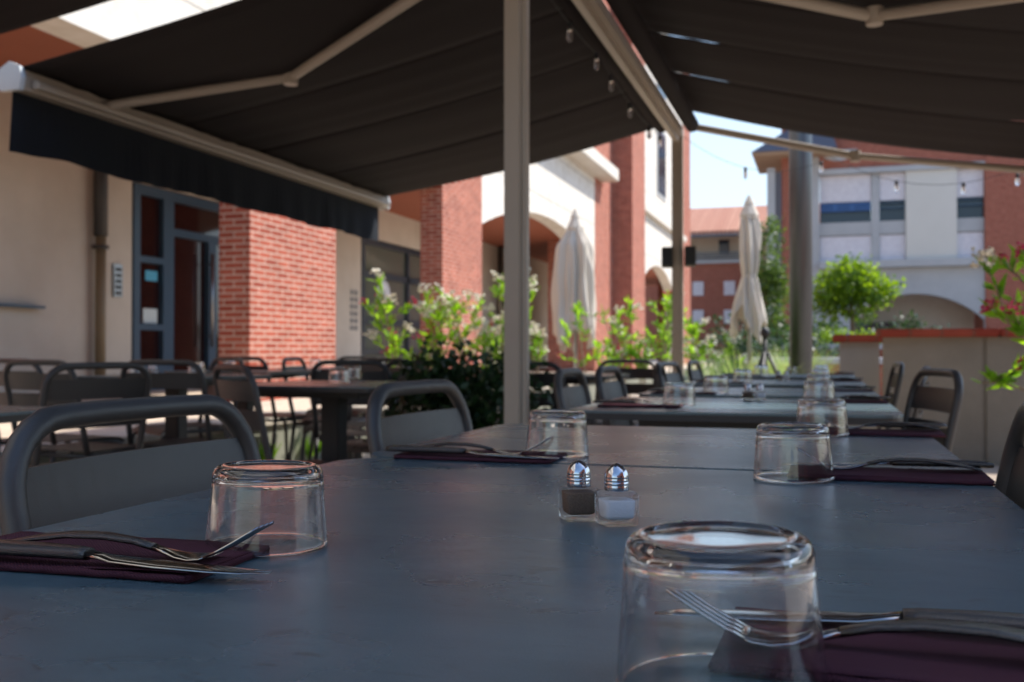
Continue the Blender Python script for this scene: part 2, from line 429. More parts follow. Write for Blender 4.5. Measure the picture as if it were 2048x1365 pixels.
# facade above the arcade
def facade(y0, y1, zspring, zcrown, ztop, x0=FX - TH, x1=FX - .003, ya=None, yb=None, mname='precast'):
    ya = y0 if ya is None else ya; yb = y1 if yb is None else yb
    half = (yb - ya) / 2; rise = zcrown - zspring; rad = (half * half + rise * rise) / (2 * rise)
    cy = (ya + yb) / 2; cz = zcrown - rad
    pts = [(y0, ztop), (y0, .38 if ya > y0 else zspring)]
    if ya > y0: pts += [(ya, .38)]
    for i in range(25):
        y = ya + (yb - ya) * i / 24; pts.append((y, cz + math.sqrt(max(0, rad * rad - (y - cy) ** 2))))
    if yb < y1: pts += [(yb, .38), (y1, .38)]
    pts += [(y1, ztop)]
    out = []
    for q in pts:
        if not out or (abs(q[0] - out[-1][0]) + abs(q[1] - out[-1][1])) > 1e-4: out.append(q)
    bm = bmesh.new(); prism(bm, out, 'x', x0, x1)
    return lpart("facade", bm, mname)
facade(15.53, 23.98, 3.0, 3.64, 5.2)
bm = bmesh.new(); box(bm, FX - TH, FX - .004, -9, 13.73, LIN, 5.2); lpart("facade", bm, 'precast')
facade(28.11, 39.89, 3.0, 3.8, 12.4, ya=30.4, yb=37.6)
bm = bmesh.new(); box(bm, FX - .3, FX + .42, -9, 24.9, 5.2, 5.52, .02); lpart("cornice", bm, 'precast_plain')
bm = bmesh.new(); box(bm, FX - 1.2, FX - .3, -9, 21.5, 5.52, 6.4); lpart("parapet", bm, 'precast_plain')
bm = bmesh.new(); box(bm, -12, FX - 1.25, -9, 42, 5.2, 13.2); lpart("upper_storeys", bm, 'precast')
bm = bmesh.new(); box(bm, FX - .28, FX + .16, 28.12, 39.88, 5.25, 5.45); lpart("cornice", bm, 'precast_plain')
bm = bmesh.new(); box(bm, FX - 2.6, FX - 1.26, 22.0, 24.0, 5.53, 13.0); lpart("brick_panel", bm, 'brick')
# upper windows of the far facade
for (y0, y1, z0, z1) in [(28.4, 30.2, 6.2, 8.6), (28.4, 30.2, 9.4, 11.8), (33.5, 35.3, 6.2, 8.6), (33.5, 35.3, 9.4, 11.8)]:
    bm = bmesh.new(); box(bm, FX - .05, FX + .03, y0, y1, z0, z1)
    w = lpart("window", bm, 'concrete_blue')
    bm = bmesh.new(); box(bm, FX + .03, FX + .05, y0 + .12, y1 - .12, z0 + .12, z1 - .12); lpart("pane", bm, 'pane_far').parent = w
    w.children[0].matrix_parent_inverse = Matrix.Identity(4)
def sub(w, name, bm, m):
    o = build(name, bm, m, w); return o
# glazed entrance with blue frame
bm = bmesh.new()
X0, X1 = WX - .10, WX + .02
for (y0, y1, z0, z1) in [(10.44, 10.56, .39, 3.0), (10.56, 14.18, 2.88, 3.0), (11.02, 11.24, .39, 2.88), (10.56, 11.02, .39, .72), (10.56, 11.02, 1.16, 1.24), (10.56, 11.02, 2.02, 2.10),
                         (11.24, 14.18, 2.42, 2.52), (12.02, 12.20, .39, 2.42), (14.02, 14.18, .39, 2.42), (11.24, 12.02, .39, .60), (12.20, 14.02, .39, .60)]:
    box(bm, X0, X1, y0, y1, z0, z1)
ent = lpart("entrance_door", bm, 'frame_blue')
bm = bmesh.new(); box(bm, WX - .07, WX - .05, 10.56, 14.02, .5, 2.9); sub(ent, "pane", bm, 'pane_dark')
bm = bmesh.new(); tube(bm, [(WX + .09, 12.0, .95), (WX + .09, 12.0, 2.25)], .022, 10)
tube(bm, [(WX + .02, 12.0, 1.1), (WX + .09, 12.0, 1.1)], .012, 6); tube(bm, [(WX + .02, 12.0, 2.1), (WX + .09, 12.0, 2.1)], .012, 6)
sub(ent, "handle", bm, 'steel')
bm = bmesh.new(); box(bm, WX - .049, WX - .044, 10.74, 10.98, 1.80, 1.93); sub(ent, "sticker", bm, 'sticker')
bm = bmesh.new(); box(bm, WX - .049, WX - .044, 10.70, 10.98, 1.25, 1.44); sub(ent, "notice", bm, 'paper')
# shop window
bm = bmesh.new()
for (y0, y1, z0, z1) in [(16.88, 17.02, .5, 3.03), (22.05, 22.19, .5, 3.03), (17.02, 22.05, 2.92, 3.03), (17.02, 22.05, 2.3, 2.42), (17.02, 22.05, 1.40, 1.52), (17.02, 22.05, .5, .64), (19.0, 19.12, .64, 2.92), (17.02, 22.05, .84, .92)]:
    box(bm, X0, X1 - .01, y0, y1, z0, z1)
sw = lpart("shop_window", bm, 'frame_dark')
bm = bmesh.new(); box(bm, WX - .07, WX - .05, 17.0, 22.08, .56, 2.96); sub(sw, "pane", bm, 'pane_grey')
bm = bmesh.new(); t_ = [(17.95 + .30 * math.cos(k * math.pi / 16), 2.02 + .27 * math.sin(k * math.pi / 16)) for k in range(32)]
prism(bm, t_, 'x', WX - .05, WX - .042)
sub(sw, "round_sign", bm, 'white')
bm = bmesh.new()
for k in range(24):
    a0, a1 = k * 15, k * 15 + 9
    o_ = arc(17.95, 2.02, .235, a0, a1, 2) + arc(17.95, 2.02, .215, a1, a0, 2); prism(bm, o_, 'x', WX - .042, WX - .039)
prism(bm, [(17.88, 2.12), (17.91, 2.12), (17.96, 1.93), (17.945, 1.90)], 'x', WX - .042, WX - .039)
prism(bm, [(18.03, 2.12), (18.06, 2.12), (17.975, 1.90), (17.95, 1.93)], 'x', WX - .042, WX - .039)
sub(sw, "emblem", bm, 'ink')
# second glazed door further down the arcade
bm = bmesh.new()
for (y0, y1, z0, z1) in [(30.32, 30.45, .39, 2.88), (32.26, 32.38, .39, 2.88), (30.45, 32.26, 2.76, 2.88), (31.3, 31.4, .39, 2.76)]: box(bm, X0, X1, y0, y1, z0, z1)
d2 = lpart("glazed_door", bm, 'frame_dark')
bm = bmesh.new(); box(bm, WX - .07, WX - .05, 30.4, 32.3, .4, 2.8); sub(d2, "pane", bm, 'pane_far')
# pipes, intercom, letters, shelf
bm = bmesh.new(); tube(bm, [(WX + .10, 9.74, .39), (WX + .10, 9.74, 2.25)], .06, 10, mi=0); tube(bm, [(WX + .10, 9.74, 2.25), (WX + .10, 9.74, 3.66)], .078, 10, mi=1)
tube(bm, [(WX + .10, 9.74, 2.1), (WX + .10, 9.74, 2.14)], .095, 10, mi=1)
lpart("downpipe", bm, ['pipe_brown', 'pipe_dark'])
bm = bmesh.new(); tube(bm, [(WX + .10, 25.5, SOF), (WX + .10, 25.5, 3.3), (WX + .10, 26.2, 3.0), (WX + .10, 26.2, .39)], .07, 8); lpart("downpipe", bm, 'pipe_dark')
bm = bmesh.new(); tube(bm, [(WX + .10, 24.9, SOF), (WX + .10, 24.9, .39)], .06, 8); lpart("downpipe", bm, 'pipe_dark')
bm = bmesh.new(); box(bm, WX, WX + .03, 10.06, 10.22, 1.55, 1.95, .004)
ic = lpart("intercom_panel", bm, 'steel')
bm = bmesh.new()
for k in range(5): box(bm, WX + .03, WX + .036, 10.09, 10.19, 1.58 + k * .072, 1.62 + k * .072)
sub(ic, "button_row", bm, 'black')
bm = bmesh.new()
wlp = None
for k in range(6):
    z = 1.28 + k * .13
    for j in range(2): box(bm, WX, WX + .01, 16.42 + j * .17, 16.53 + j * .17, z, z + .085)
lpart("wall_letters", bm, 'ink')
bm = bmesh.new(); box(bm, WX, WX + .12, 7.4, 8.86, 1.355, 1.385, .005); lpart("wall_shelf", bm, 'frame_blue')

# ================================================================ RIGHT BUILDING (faces the camera)
TY = 52.0
rb = empty("apartment_block", (3, TY, 0), 0, "shaded brick and pale concrete apartment block with roller shutters closing the right side", "building")
def rpart(name, bm, m):
    o = build(name, bm, m, rb); o.location = (-3, -TY, 0); return o
def rbox(name, m, a0, a1, z0, z1, y0=TY, y1=TY + .4, bev=0):
    bm = bmesh.new(); box(bm, a0, a1, y0, y1, z0, z1, bev); return rpart(name, bm, m)
rbox("brick_wall", 'brick_far', -2.05, -1.05, 0, 13.5, TY - .35, TY + 9)
rbox("pilaster", 'concrete_blue', -1.04, -.24, 0, 14, TY - .15, TY + .4)
rbox("brick_wall", 'brick_far', 7.28, 16, 0, 14, TY - .2, TY + 9)
rbox("brick_wall", 'brick_far', -.24, 7.28, 9.95, 14, TY - .1, TY + 9)
rbox("lintel", 'concrete_blue', -.24, 7.28, 9.68, 9.945, TY - .25, TY + .4)
rbox("cream_panel", 'cream_panel', 3.78, 6.06, 5.36, 9.67, TY - .12, TY + .5)
rbox("floor_slab", 'concrete_blue', -.24, 7.4, 5.0, 5.35, TY - .5, TY + .6)
rbox("spandrel", 'concrete_blue', -.24, 3.77, 6.66, 7.3, TY + .02, TY + .5)
rbox("spandrel", 'concrete_blue', 6.07, 7.27, 6.66, 7.3, TY + .02, TY + .5)
rbox("mullion", 'concrete_blue', 2.22, 2.56, 5.36, 9.67, TY - .02, TY + .5)
for (a0, a1) in [(-.22, 2.2), (2.58, 3.76), (6.08, 7.26)]:
    s = rbox("shutter", 'shutter', a0, a1, 8.32, 9.66, TY + .1, TY + .4)
    rbox("shutter", 'shutter', a0, a1, 5.36, 6.62, TY + .1, TY + .4)
    rbox("window", 'pane_far', a0, a1, 7.31, 8.31, TY + .25, TY + .45)
bm = bmesh.new()
for k in range(4): box(bm, -.2, 2.18, TY + .02, TY + .06, 7.86 + k * .11, 7.93 + k * .11)
for x in (.45, 1.25): box(bm, x, x + .12, TY, TY + .02, 7.85, 8.25)
rpart("balcony_rail", bm, 'rail_blue')
for (a0, a1) in [(2.58, 3.76), (6.08, 7.26)]:
    bm = bmesh.new()
    for k in range(2): box(bm, a0, a1, TY + .02, TY + .06, 7.9 + k * .3, 7.96 + k * .3)
    rpart("balcony_rail", bm, 'frame_blue')
# ground floor with wide arch
pts = [(-.24, 4.99), (-.24, 0), (1.4, 0)]
half = 3.3; cyc = 4.15; rise = 1.5; rad = (half ** 2 + rise ** 2) / (2 * rise)
for i in range(25):
    y = .86 + 6.4 * i / 24; q = max(-half, min(half, y - 4.15)); pts.append((max(y, 1.41) if i == 0 else y, 3.7 - rad + math.sqrt(max(0, rad * rad - q * q))))
pts = pts[:2] + [(.86, 0)] + pts[3:] + [(7.265, 0), (7.275, 0), (7.275, 4.99)]
bm = bmesh.new(); prism(bm, pts, 'y', TY - .1, TY + .3); rpart("arch_wall", bm, 'concrete_blue')
rbox("inner_wall", 'plaster', -.2, 7.2, 0, 4.9, TY + 3.0, TY + 3.3)
rbox("shop_front", 'pane_far', .2, 3.6, 0, 2.4, TY + 2.6, TY + 2.95)
# roof over the corner, with eaves
bm = bmesh.new()
A = [(-3.45, TY - 1.6), (.6, TY - 1.6), (.6, TY + 4), (-3.45, TY + 4)]
lo = [bm.verts.new((x, y, 10.75)) for x, y in A]; hi = [bm.verts.new((x, y, 12.2)) for x, y in [(-1.5, TY - .2), (.2, TY - .2), (.2, TY + 3), (-1.5, TY + 3)]]
bm.faces.new(lo[::-1]); bm.faces.new(hi)
for i in range(4): bm.faces.new((lo[i], lo[(i + 1) % 4], hi[(i + 1) % 4], hi[i]))
rpart("roof", bm, 'slate_roof')
rbox("eaves", 'wood', -3.4, .5, 10.6, 10.745, TY - 1.5, TY + 3.9)
rbox("side_panel", 'concrete_blue', -2.75, -2.36, 2.6, 10.1, TY - .5, TY - .42)
rbox("side_panel", 'slate_roof', -2.36, -2.06, 2.4, 9.9, TY - .4, TY + 3)
bm = bmesh.new(); prism(bm, [(9.0 * math.cos(k * math.pi / 12) * .1 + 0.65, 10.9 + .55 * math.sin(k * math.pi / 12) * -1) for k in range(13)], 'y', TY - .14, TY - .1)
rpart("stone_roundel", bm, 'concrete_blue')

# ================================================================ ADDED HOUSE BEHIND THE RIGHT SHOULDER (out of frame; put in to shade the terrace behind the camera)
sh_ = empty("added_shade_house", (7, -7, 0), 0, "unseen brick house added to shade the ground behind and right of the terrace", "building")
bm = bmesh.new(); box(bm, -2.6, 3, -8, 7.2, 0, 4.6); build("wall", bm, 'brick_far', sh_)
bm = bmesh.new(); prism(bm, [(-3.0, 4.6), (3.3, 4.6), (.2, 5.6)], 'y', -8.4, 7.6); build("roof", bm, 'slate_roof', sh_)
for k in range(3):
    bm = bmesh.new(); box(bm, -2.66, -2.595, -5.5 + k * 4.4, -3.4 + k * 4.4, .8, 2.6); w_ = build("window", bm, 'frame_dark', sh_)
    bm = bmesh.new(); box(bm, -2.68, -2.661, -5.4 + k * 4.4, -3.5 + k * 4.4, .9, 2.5); build("pane", bm, 'pane_far', w_)

# ================================================================ FAR BUILDING
fb = empty("tiled_roof_house", (-4, 62, 0), 0, "distant pink brick house under a terracotta tiled roof, seen between the street fronts", "building")
def fpart(name, bm, m):
    o = build(name, bm, m, fb); o.location = (4, -62, 0); return o
def fbox(name, m, a0, a1, z0, z1, y0=62, y1=62.4):
    bm = bmesh.new(); box(bm, a0, a1, y0, y1, z0, z1); return fpart(name, bm, m)
fbox("brick_wall", 'brick_far', -14, 1, 0, 6.3, 62, 72)
fbox("cream_wall", 'plaster', -14, 1, 6.3, 8.1, 63.2, 72)
fbox("balcony_ledge", 'concrete_blue', -14, 1, 6.3, 6.5, 61.8, 63.2)
for cx in (-7.45, -5.55, -3.6):
    for z0 in (4.35, 2.6):
        w = fbox("window", 'shutter', cx - .33, cx + .33, z0, z0 + .85, 61.93, 62.05)
fbox("window", 'pane_far', -6.3, -5.7, 7.0, 7.85, 63.1, 63.25)
bm = bmesh.new()
for k in range(3): box(bm, -14, 1, 61.85, 61.9, 6.6 + k * .16, 6.66 + k * .16)
fpart("balcony_rail", bm, 'frame_blue')
bm = bmesh.new()
v = [bm.verts.new(p) for p in [(-14.5, 61, 8.0), (1.5, 61, 8.0), (1.5, 68, 10.4), (-14.5, 68, 10.4), (-14.5, 61, 8.2), (1.5, 61, 8.2), (1.5, 68, 10.6), (-14.5, 68, 10.6)]]
for f in [(0, 3, 2, 1), (4, 5, 6, 7), (0, 1, 5, 4), (1, 2, 6, 5), (2, 3, 7, 6), (3, 0, 4, 7)]: bm.faces.new([v[i] for i in f])
fpart("roof", bm, 'tiles')
fbox("gutter", 'slate_roof', -14.5, 1.5, 7.84, 7.99, 60.95, 61.2)

# ================================================================ FOLIAGE HELPERS
def leaf(vs, fs, p, d, L, w, up=None):
    d = d.normalized()
    s = d.cross(up if up else Vector((random.uniform(-1, 1), random.uniform(-1, 1), random.uniform(-1, 1)))).normalized() * w
    n = s.cross(d).normalized() * L * .10
    k = len(vs)
    vs += [tuple(p), tuple(p + d * L * .45 + s - n * .3), tuple(p + d * L - n), tuple(p + d * L * .45 - s - n * .3)]
    fs.append((k, k + 1, k + 2, k + 3))

def oleander(name, loc, h, spread, nst, label, cat, pink=.1, white=.6, group=None, lean=None, leafL=.11, pot='pot', potr=.2, poth=.35, fl=1.0, seed=1, basew=.1):
    rnd = random.Random(seed); random.seed(seed)
    o = empty(name, loc, 0, label, cat, group)
    bm = bmesh.new(); lv, lf = [], []; fv, ff, fm = [], [], []
    for s in range(nst):
        a = rnd.uniform(0, 2 * math.pi)
        rr = spread * math.sqrt(rnd.uniform(.05, 1)); hh = h * rnd.uniform(.55, 1.0)
        tip = Vector((rr * math.cos(a), rr * math.sin(a), hh))
        if lean: tip += Vector(lean) * rnd.uniform(.3, 1)
        b = Vector((basew * math.cos(a), basew * math.sin(a), poth - .03))
        mid = b.lerp(tip, .5) + Vector((rnd.uniform(-.06, .06), rnd.uniform(-.06, .06), .08 * h))
        pts = [b * (1 - t) ** 2 + mid * 2 * t * (1 - t) + tip * t * t for t in [i / 7 for i in range(8)]]
        tube(bm, pts, .007, 6, rads=[.009 - .005 * i / 7 for i in range(8)])
        # side twigs
        ends = [(pts[-1], (pts[-1] - pts[-2]).normalized(), 1.0)]
        for q in range(rnd.randint(2, 4)):
            i = rnd.randint(3, 6); d = (Vector((rnd.uniform(-1, 1), rnd.uniform(-1, 1), rnd.uniform(.3, 1.2)))).normalized()
            e = pts[i] + d * rnd.uniform(.12, .3); tube(bm, [pts[i], pts[i].lerp(e, .5) + Vector((0, 0, .01)), e], .0035, 5); ends.append((e, d, .8))
        for e, d, sc in ends:
            for q in range(rnd.randint(12, 20)):
                back = rnd.uniform(0, .16)
                dd = (d * rnd.uniform(.2, 1.0) + Vector((rnd.uniform(-1, 1), rnd.uniform(-1, 1), rnd.uniform(-.3, .8))) * .8)
                leaf(lv, lf, e - d * back, dd, leafL * rnd.uniform(.6, 1.15) * sc, leafL * .12)
            u = rnd.random()
            if u < white * fl:
                for q in range(rnd.randint(10, 19)):
                    c = e + d * .03 + Vector((rnd.uniform(-.045, .045), rnd.uniform(-.045, .045), rnd.uniform(-.02, .05)))
                    for z in range(4): leaf(fv, ff, c, Vector((rnd.uniform(-1, 1), rnd.uniform(-1, 1), rnd.uniform(-.2, 1))), .024, .011); fm.append(0)
            elif u < (white + pink) * fl:
                for q in range(rnd.randint(5, 9)):
                    c = e + d * .03 + Vector((rnd.uniform(-.03, .03), rnd.uniform(-.03, .03), rnd.uniform(-.02, .03)))
                    for z in range(4): leaf(fv, ff, c, Vector((rnd.uniform(-1, 1), rnd.uniform(-1, 1), rnd.uniform(-.2, 1))), .022, .010); fm.append(1)
    build("stems", bm, 'stem', o)
    raw("foliage", lv, lf, 'leaf', o)
    if fv: raw("blossoms", fv, ff, ['petal', 'petal_pink'], o, mi=fm)
    if pot:
        p = empty("planter", loc, 0, "pot of the " + label, "planter")
        bm = bmesh.new(); lathe(bm, [(0, .0), (potr * .78, 0), (potr, poth), (potr + .015, poth), (potr + .015, poth + .02), (potr - .02, poth + .02), (potr - .03, poth - .04), (0, poth - .04)], 28)
        build("pot", bm, pot, p, auto=40)
        bm = bmesh.new(); lathe(bm, [(0, poth - .036), (potr - .031, poth - .036)], 20); build("soil", bm, 'soil', p)
    return o

def leafcloud(name, label, cat, blobs, n, L, m, trunk=None, group=None, base=(0, 0, 0), wr=.35, seed=3):
    rnd = random.Random(seed); random.seed(seed)
    o = empty(name, base, 0, label, cat, group)
    vs, fs = [], []
    tot = sum(b[3] * b[4] * b[5] for b in blobs)
    for (cx, cy, cz, rx, ry, rz) in blobs:
        # clumps on the shell and inside
        k = max(3, int(n * rx * ry * rz / tot / 14))
        for _ in range(k):
            d = Vector((rnd.gauss(0, 1), rnd.gauss(0, 1), rnd.gauss(0, 1))).normalized(); rr = rnd.uniform(.35, 1.0) ** .6
            c = Vector((cx + d.x * rx * rr, cy + d.y * ry * rr, cz + d.z * rz * rr))
            for j in range(14):
                p = c + Vector((rnd.gauss(0, 1), rnd.gauss(0, 1), rnd.gauss(0, 1))) * L * .9
                leaf(vs, fs, p, d * .6 + Vector((rnd.uniform(-1, 1), rnd.uniform(-1, 1), rnd.uniform(-1, .8))), L * rnd.uniform(.6, 1.2), L * wr)
    raw("crown" if trunk else "foliage", vs, fs, m, o)
    if trunk:
        bm = bmesh.new()
        for pts, r0, r1 in trunk:
            k = len(pts); tube(bm, pts, r0, 9, rads=[r0 + (r1 - r0) * i / (k - 1) for i in range(k)])
        build("trunk", bm, 'bark', o)
    return o

def grass_clump(name, loc, n, h, r, label, seed=1):
    rnd = random.Random(seed); vs, fs = [], []
    for i in range(n):
        a = rnd.uniform(0, 6.283); rr = r * .25 * math.sqrt(rnd.random()); b = Vector((rr * math.cos(a), rr * math.sin(a), .02))
        a2 = a + rnd.uniform(-.6, .6); out = rnd.uniform(.25, 1.0) * r; hh = h * rnd.uniform(.65, 1.05)
        tip = b + Vector((out * math.cos(a2), out * math.sin(a2), hh * (1 - .25 * out / r)))
        mid = b + Vector((out * .3 * math.cos(a2), out * .3 * math.sin(a2), hh * .75))
        side = Vector((-math.sin(a2), math.cos(a2), 0)) * rnd.uniform(.005, .010)
        k = len(vs); m_ = 5
        for j in range(m_ + 1):
            t = j / m_; p = b * (1 - t) ** 2 + mid * 2 * t * (1 - t) + tip * t * t; w = side * (1 - t * .9)
            vs += [tuple(p - w), tuple(p + w)]
        for j in range(m_): fs.append((k + 2 * j, k + 2 * j + 1, k + 2 * j + 3, k + 2 * j + 2))
    o = raw(name, vs, fs, 'grass'); o.location = loc
    return tag(o, label, "ornamental grass", "tall grass clumps beyond the tables")

# ================================================================ RIGHT WALLS, PLANTERS, TREES
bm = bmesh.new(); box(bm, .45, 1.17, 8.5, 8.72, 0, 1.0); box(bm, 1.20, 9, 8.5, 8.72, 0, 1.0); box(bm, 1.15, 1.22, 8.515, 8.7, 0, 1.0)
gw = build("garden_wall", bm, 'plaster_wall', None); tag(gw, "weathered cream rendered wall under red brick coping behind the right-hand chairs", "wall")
bm = bmesh.new()
x = .40
while x < 9:
    box(bm, x, x + .885, 8.44, 8.78, 1.0, 1.065, .012); x += .89
build("coping", bm, 'brick_cope', gw)
bm = bmesh.new(); box(bm, .12, .44, 8.95, 9.2, 0, .965)
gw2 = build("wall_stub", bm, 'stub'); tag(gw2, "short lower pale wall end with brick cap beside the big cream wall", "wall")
bm = bmesh.new(); box(bm, .06, .5, 8.9, 9.25, .965, 1.03, .012); build("coping", bm, 'brick_cope', gw2)
bm = bmesh.new(); box(bm, -1.0, 4, 13.9, 15.4, 0, .72)
bp = build("brick_planter", bm, 'brick_far'); tag(bp, "stepped brick planter with grey copings under the round tree", "planter")
bm = bmesh.new(); box(bm, -1.05, 4.05, 13.84, 15.45, .72, .80, .01); build("coping", bm, 'coping_blue', bp)
bm = bmesh.new(); box(bm, -1.0, 4, 15.9, 21, 0, .92); build("rear_box", bm, 'brick_far', bp)
bm = bmesh.new(); box(bm, -1.05, 4.05, 15.84, 16.2, .92, 1.0, .01); build("coping", bm, 'coping_blue', bp)
bm = bmesh.new(); box(bm, -.95, 3.95, 16.2, 20.9, .9, .95); build("soil", bm, 'soil', bp)

tx, ty = .46, 18.5
leafcloud("round_tree", "small bright green ball-shaped tree in the brick planter", "tree",
          [(0, 0, 1.12, .48, .5, .36), (-.26, -.1, .98, .40, .45, .30), (.30, 0, 1.0, .42, .45, .26), (.0, 0, 1.38, .26, .3, .22), (-.35, .1, .75, .32, .32, .22), (.12, -.1, .68, .3, .3, .18), (.66, 0, 1.0, .2, .25, .14)],
          4200, .085, 'leaf_tree', trunk=[([(0, 0, 0), (.01, 0, .35), (-.02, 0, .8), (0, 0, 1.2)], .05, .025), ([(-.01, 0, .55), (-.2, .05, .9), (-.3, .05, 1.1)], .02, .01), ([(0, 0, .6), (.2, 0, .9), (.32, .05, 1.1)], .02, .01)], base=(tx, ty, .95), seed=5)
leafcloud("flowering_shrub", "low yellow-green shrub in the brick planter below the round tree", "shrub",
          [(0, 0, .15, .35, .25, .13), (.5, .1, .12, .25, .2, .1)], 700, .06, 'leaf_tree', base=(.12, 16.6, .95), seed=9)
leafcloud("climber_tree", "tall narrow dark tree beside the end of the brick block", "tree",
          [(.15, 0, 3.6, .42, .6, 1.5), (.3, 0, 2.2, .5, .6, 1.6), (.2, 0, 1.0, .6, .6, .9)], 3600, .14, 'leaf_mid',
          trunk=[([(0, 0, 0), (.05, 0, 1.5), (0, 0, 4.4)], .12, .04)], base=(-1.75, 31, 0), seed=11)
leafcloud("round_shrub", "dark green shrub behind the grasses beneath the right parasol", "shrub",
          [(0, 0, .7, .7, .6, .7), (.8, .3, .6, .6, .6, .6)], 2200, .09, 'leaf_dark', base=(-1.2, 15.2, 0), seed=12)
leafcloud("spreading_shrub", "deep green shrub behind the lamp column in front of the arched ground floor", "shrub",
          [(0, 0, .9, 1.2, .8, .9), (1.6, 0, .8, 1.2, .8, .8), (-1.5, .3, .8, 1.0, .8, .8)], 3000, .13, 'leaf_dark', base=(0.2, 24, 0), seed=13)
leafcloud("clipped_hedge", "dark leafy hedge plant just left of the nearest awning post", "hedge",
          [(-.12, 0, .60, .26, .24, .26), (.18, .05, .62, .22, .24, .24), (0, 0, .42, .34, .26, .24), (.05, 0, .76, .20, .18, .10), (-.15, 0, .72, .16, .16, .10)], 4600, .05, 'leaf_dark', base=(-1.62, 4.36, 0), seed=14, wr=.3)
pl = empty("box_planter", (-1.62, 4.36, 0), 0, "dark rectangular planter under the leafy hedge plant", "planter")
bm = bmesh.new(); box(bm, -.36, .36, -.22, .22, 0, .34, .01); build("trough", bm, 'pot', pl)
bm = bmesh.new(); box(bm, -.33, .33, -.19, .19, .341, .345); build("soil", bm, 'soil', pl)

OG = "flowering oleanders between the tables and the arcade"
oleander("oleander_bush", (-3.25, 7.55, .05), 1.42, .42, 9, "leftmost oleander with pink and cream flowers in front of the shop window", "oleander", .45, .25, OG, seed=21, basew=.12)
oleander("oleander_bush", (-2.80, 7.95, .03), 1.58, .50, 12, "white-flowered oleander in front of the second brick pillar", "oleander", .02, .95, OG, seed=22, basew=.14)
oleander("oleander_bush", (-2.40, 7.85, .02), 1.55, .28, 6, "slim white oleander hard against the left of the nearest awning post", "oleander", 0, .95, OG, seed=29, basew=.1)
oleander("oleander_bush", (-2.02, 9.3, .01), 1.32, .40, 8, "sparse oleander beneath the left furled parasol", "oleander", .2, .25, OG, seed=23, basew=.14)
oleander("oleander_bush", (-1.66, 9.75, 0), 1.48, .48, 10, "lush green oleander just left of the second awning post", "oleander", .05, .15, OG, seed=24, basew=.14)
oleander("oleander_bush", (-1.12, 10.5, 0), 1.30, .42, 7, "airy white-flowered oleander just right of the second awning post", "oleander", 0, .55, OG, seed=25, basew=.12)
oleander("pink_oleander", (1.04, 4.70, 0), 1.28, .42, 9, "tall pink-flowered oleander at the right edge beside the cream wall", "oleander", .55, .25, None, lean=(-.14, -.05, 0), leafL=.115, pot='pot_grey', potr=.24, poth=.62, seed=27, basew=.05)
grass_clump("ornamental_grass", (-.78, 9.75, 0), 620, .98, .75, "pale arching grass clump beneath the right furled parasol", 2)
grass_clump("ornamental_grass", (-.28, 11.1, 0), 620, 1.05, .6, "bright green grass clump around the foot of the lamp column", 3)
# weeds at the foot of the retaining wall
wv, wf = [], []
random.seed(33)
for k in range(60):
    y = random.choice([3.2, 4.6, 5.0, 5.6, 6.3, 7.0]) + random.gauss(0, .08)
    for j in range(7): leaf(wv, wf, Vector((-3.86, y, .05)), Vector((random.uniform(0, .5), random.uniform(-.5, .5), 1)), random.uniform(.1, .22), .012)
tag(raw("weeds", wv, wf, 'leaf'), "green weeds growing along the foot of the retaining wall", "weeds", kind="stuff")

# ================================================================ STEEL COLUMN, PARASOLS, TRIPOD
cl = empty("lamp_column", (-.22, 10.0, 0), 0, "thick brushed steel lamp column standing beyond the table row", "lamp post")
bm = bmesh.new(); tube(bm, [(0, 0, .02), (0, 0, 6)], .108, 32); build("pole", bm, 'steel_pole', cl)
bm = bmesh.new(); lathe(bm, [(0, .0), (.19, 0), (.19, .03), (.12, .05), (.11, .12), (0, .12)], 28); build("base_plate", bm, 'steel', cl, auto=40)
bm = bmesh.new(); lathe(bm, [(0, 6), (.14, 6), (.3, 6.15), (.3, 6.25), (.05, 6.4), (0, 6.4)], 28); build("lamp_head", bm, 'steel', cl, auto=40)

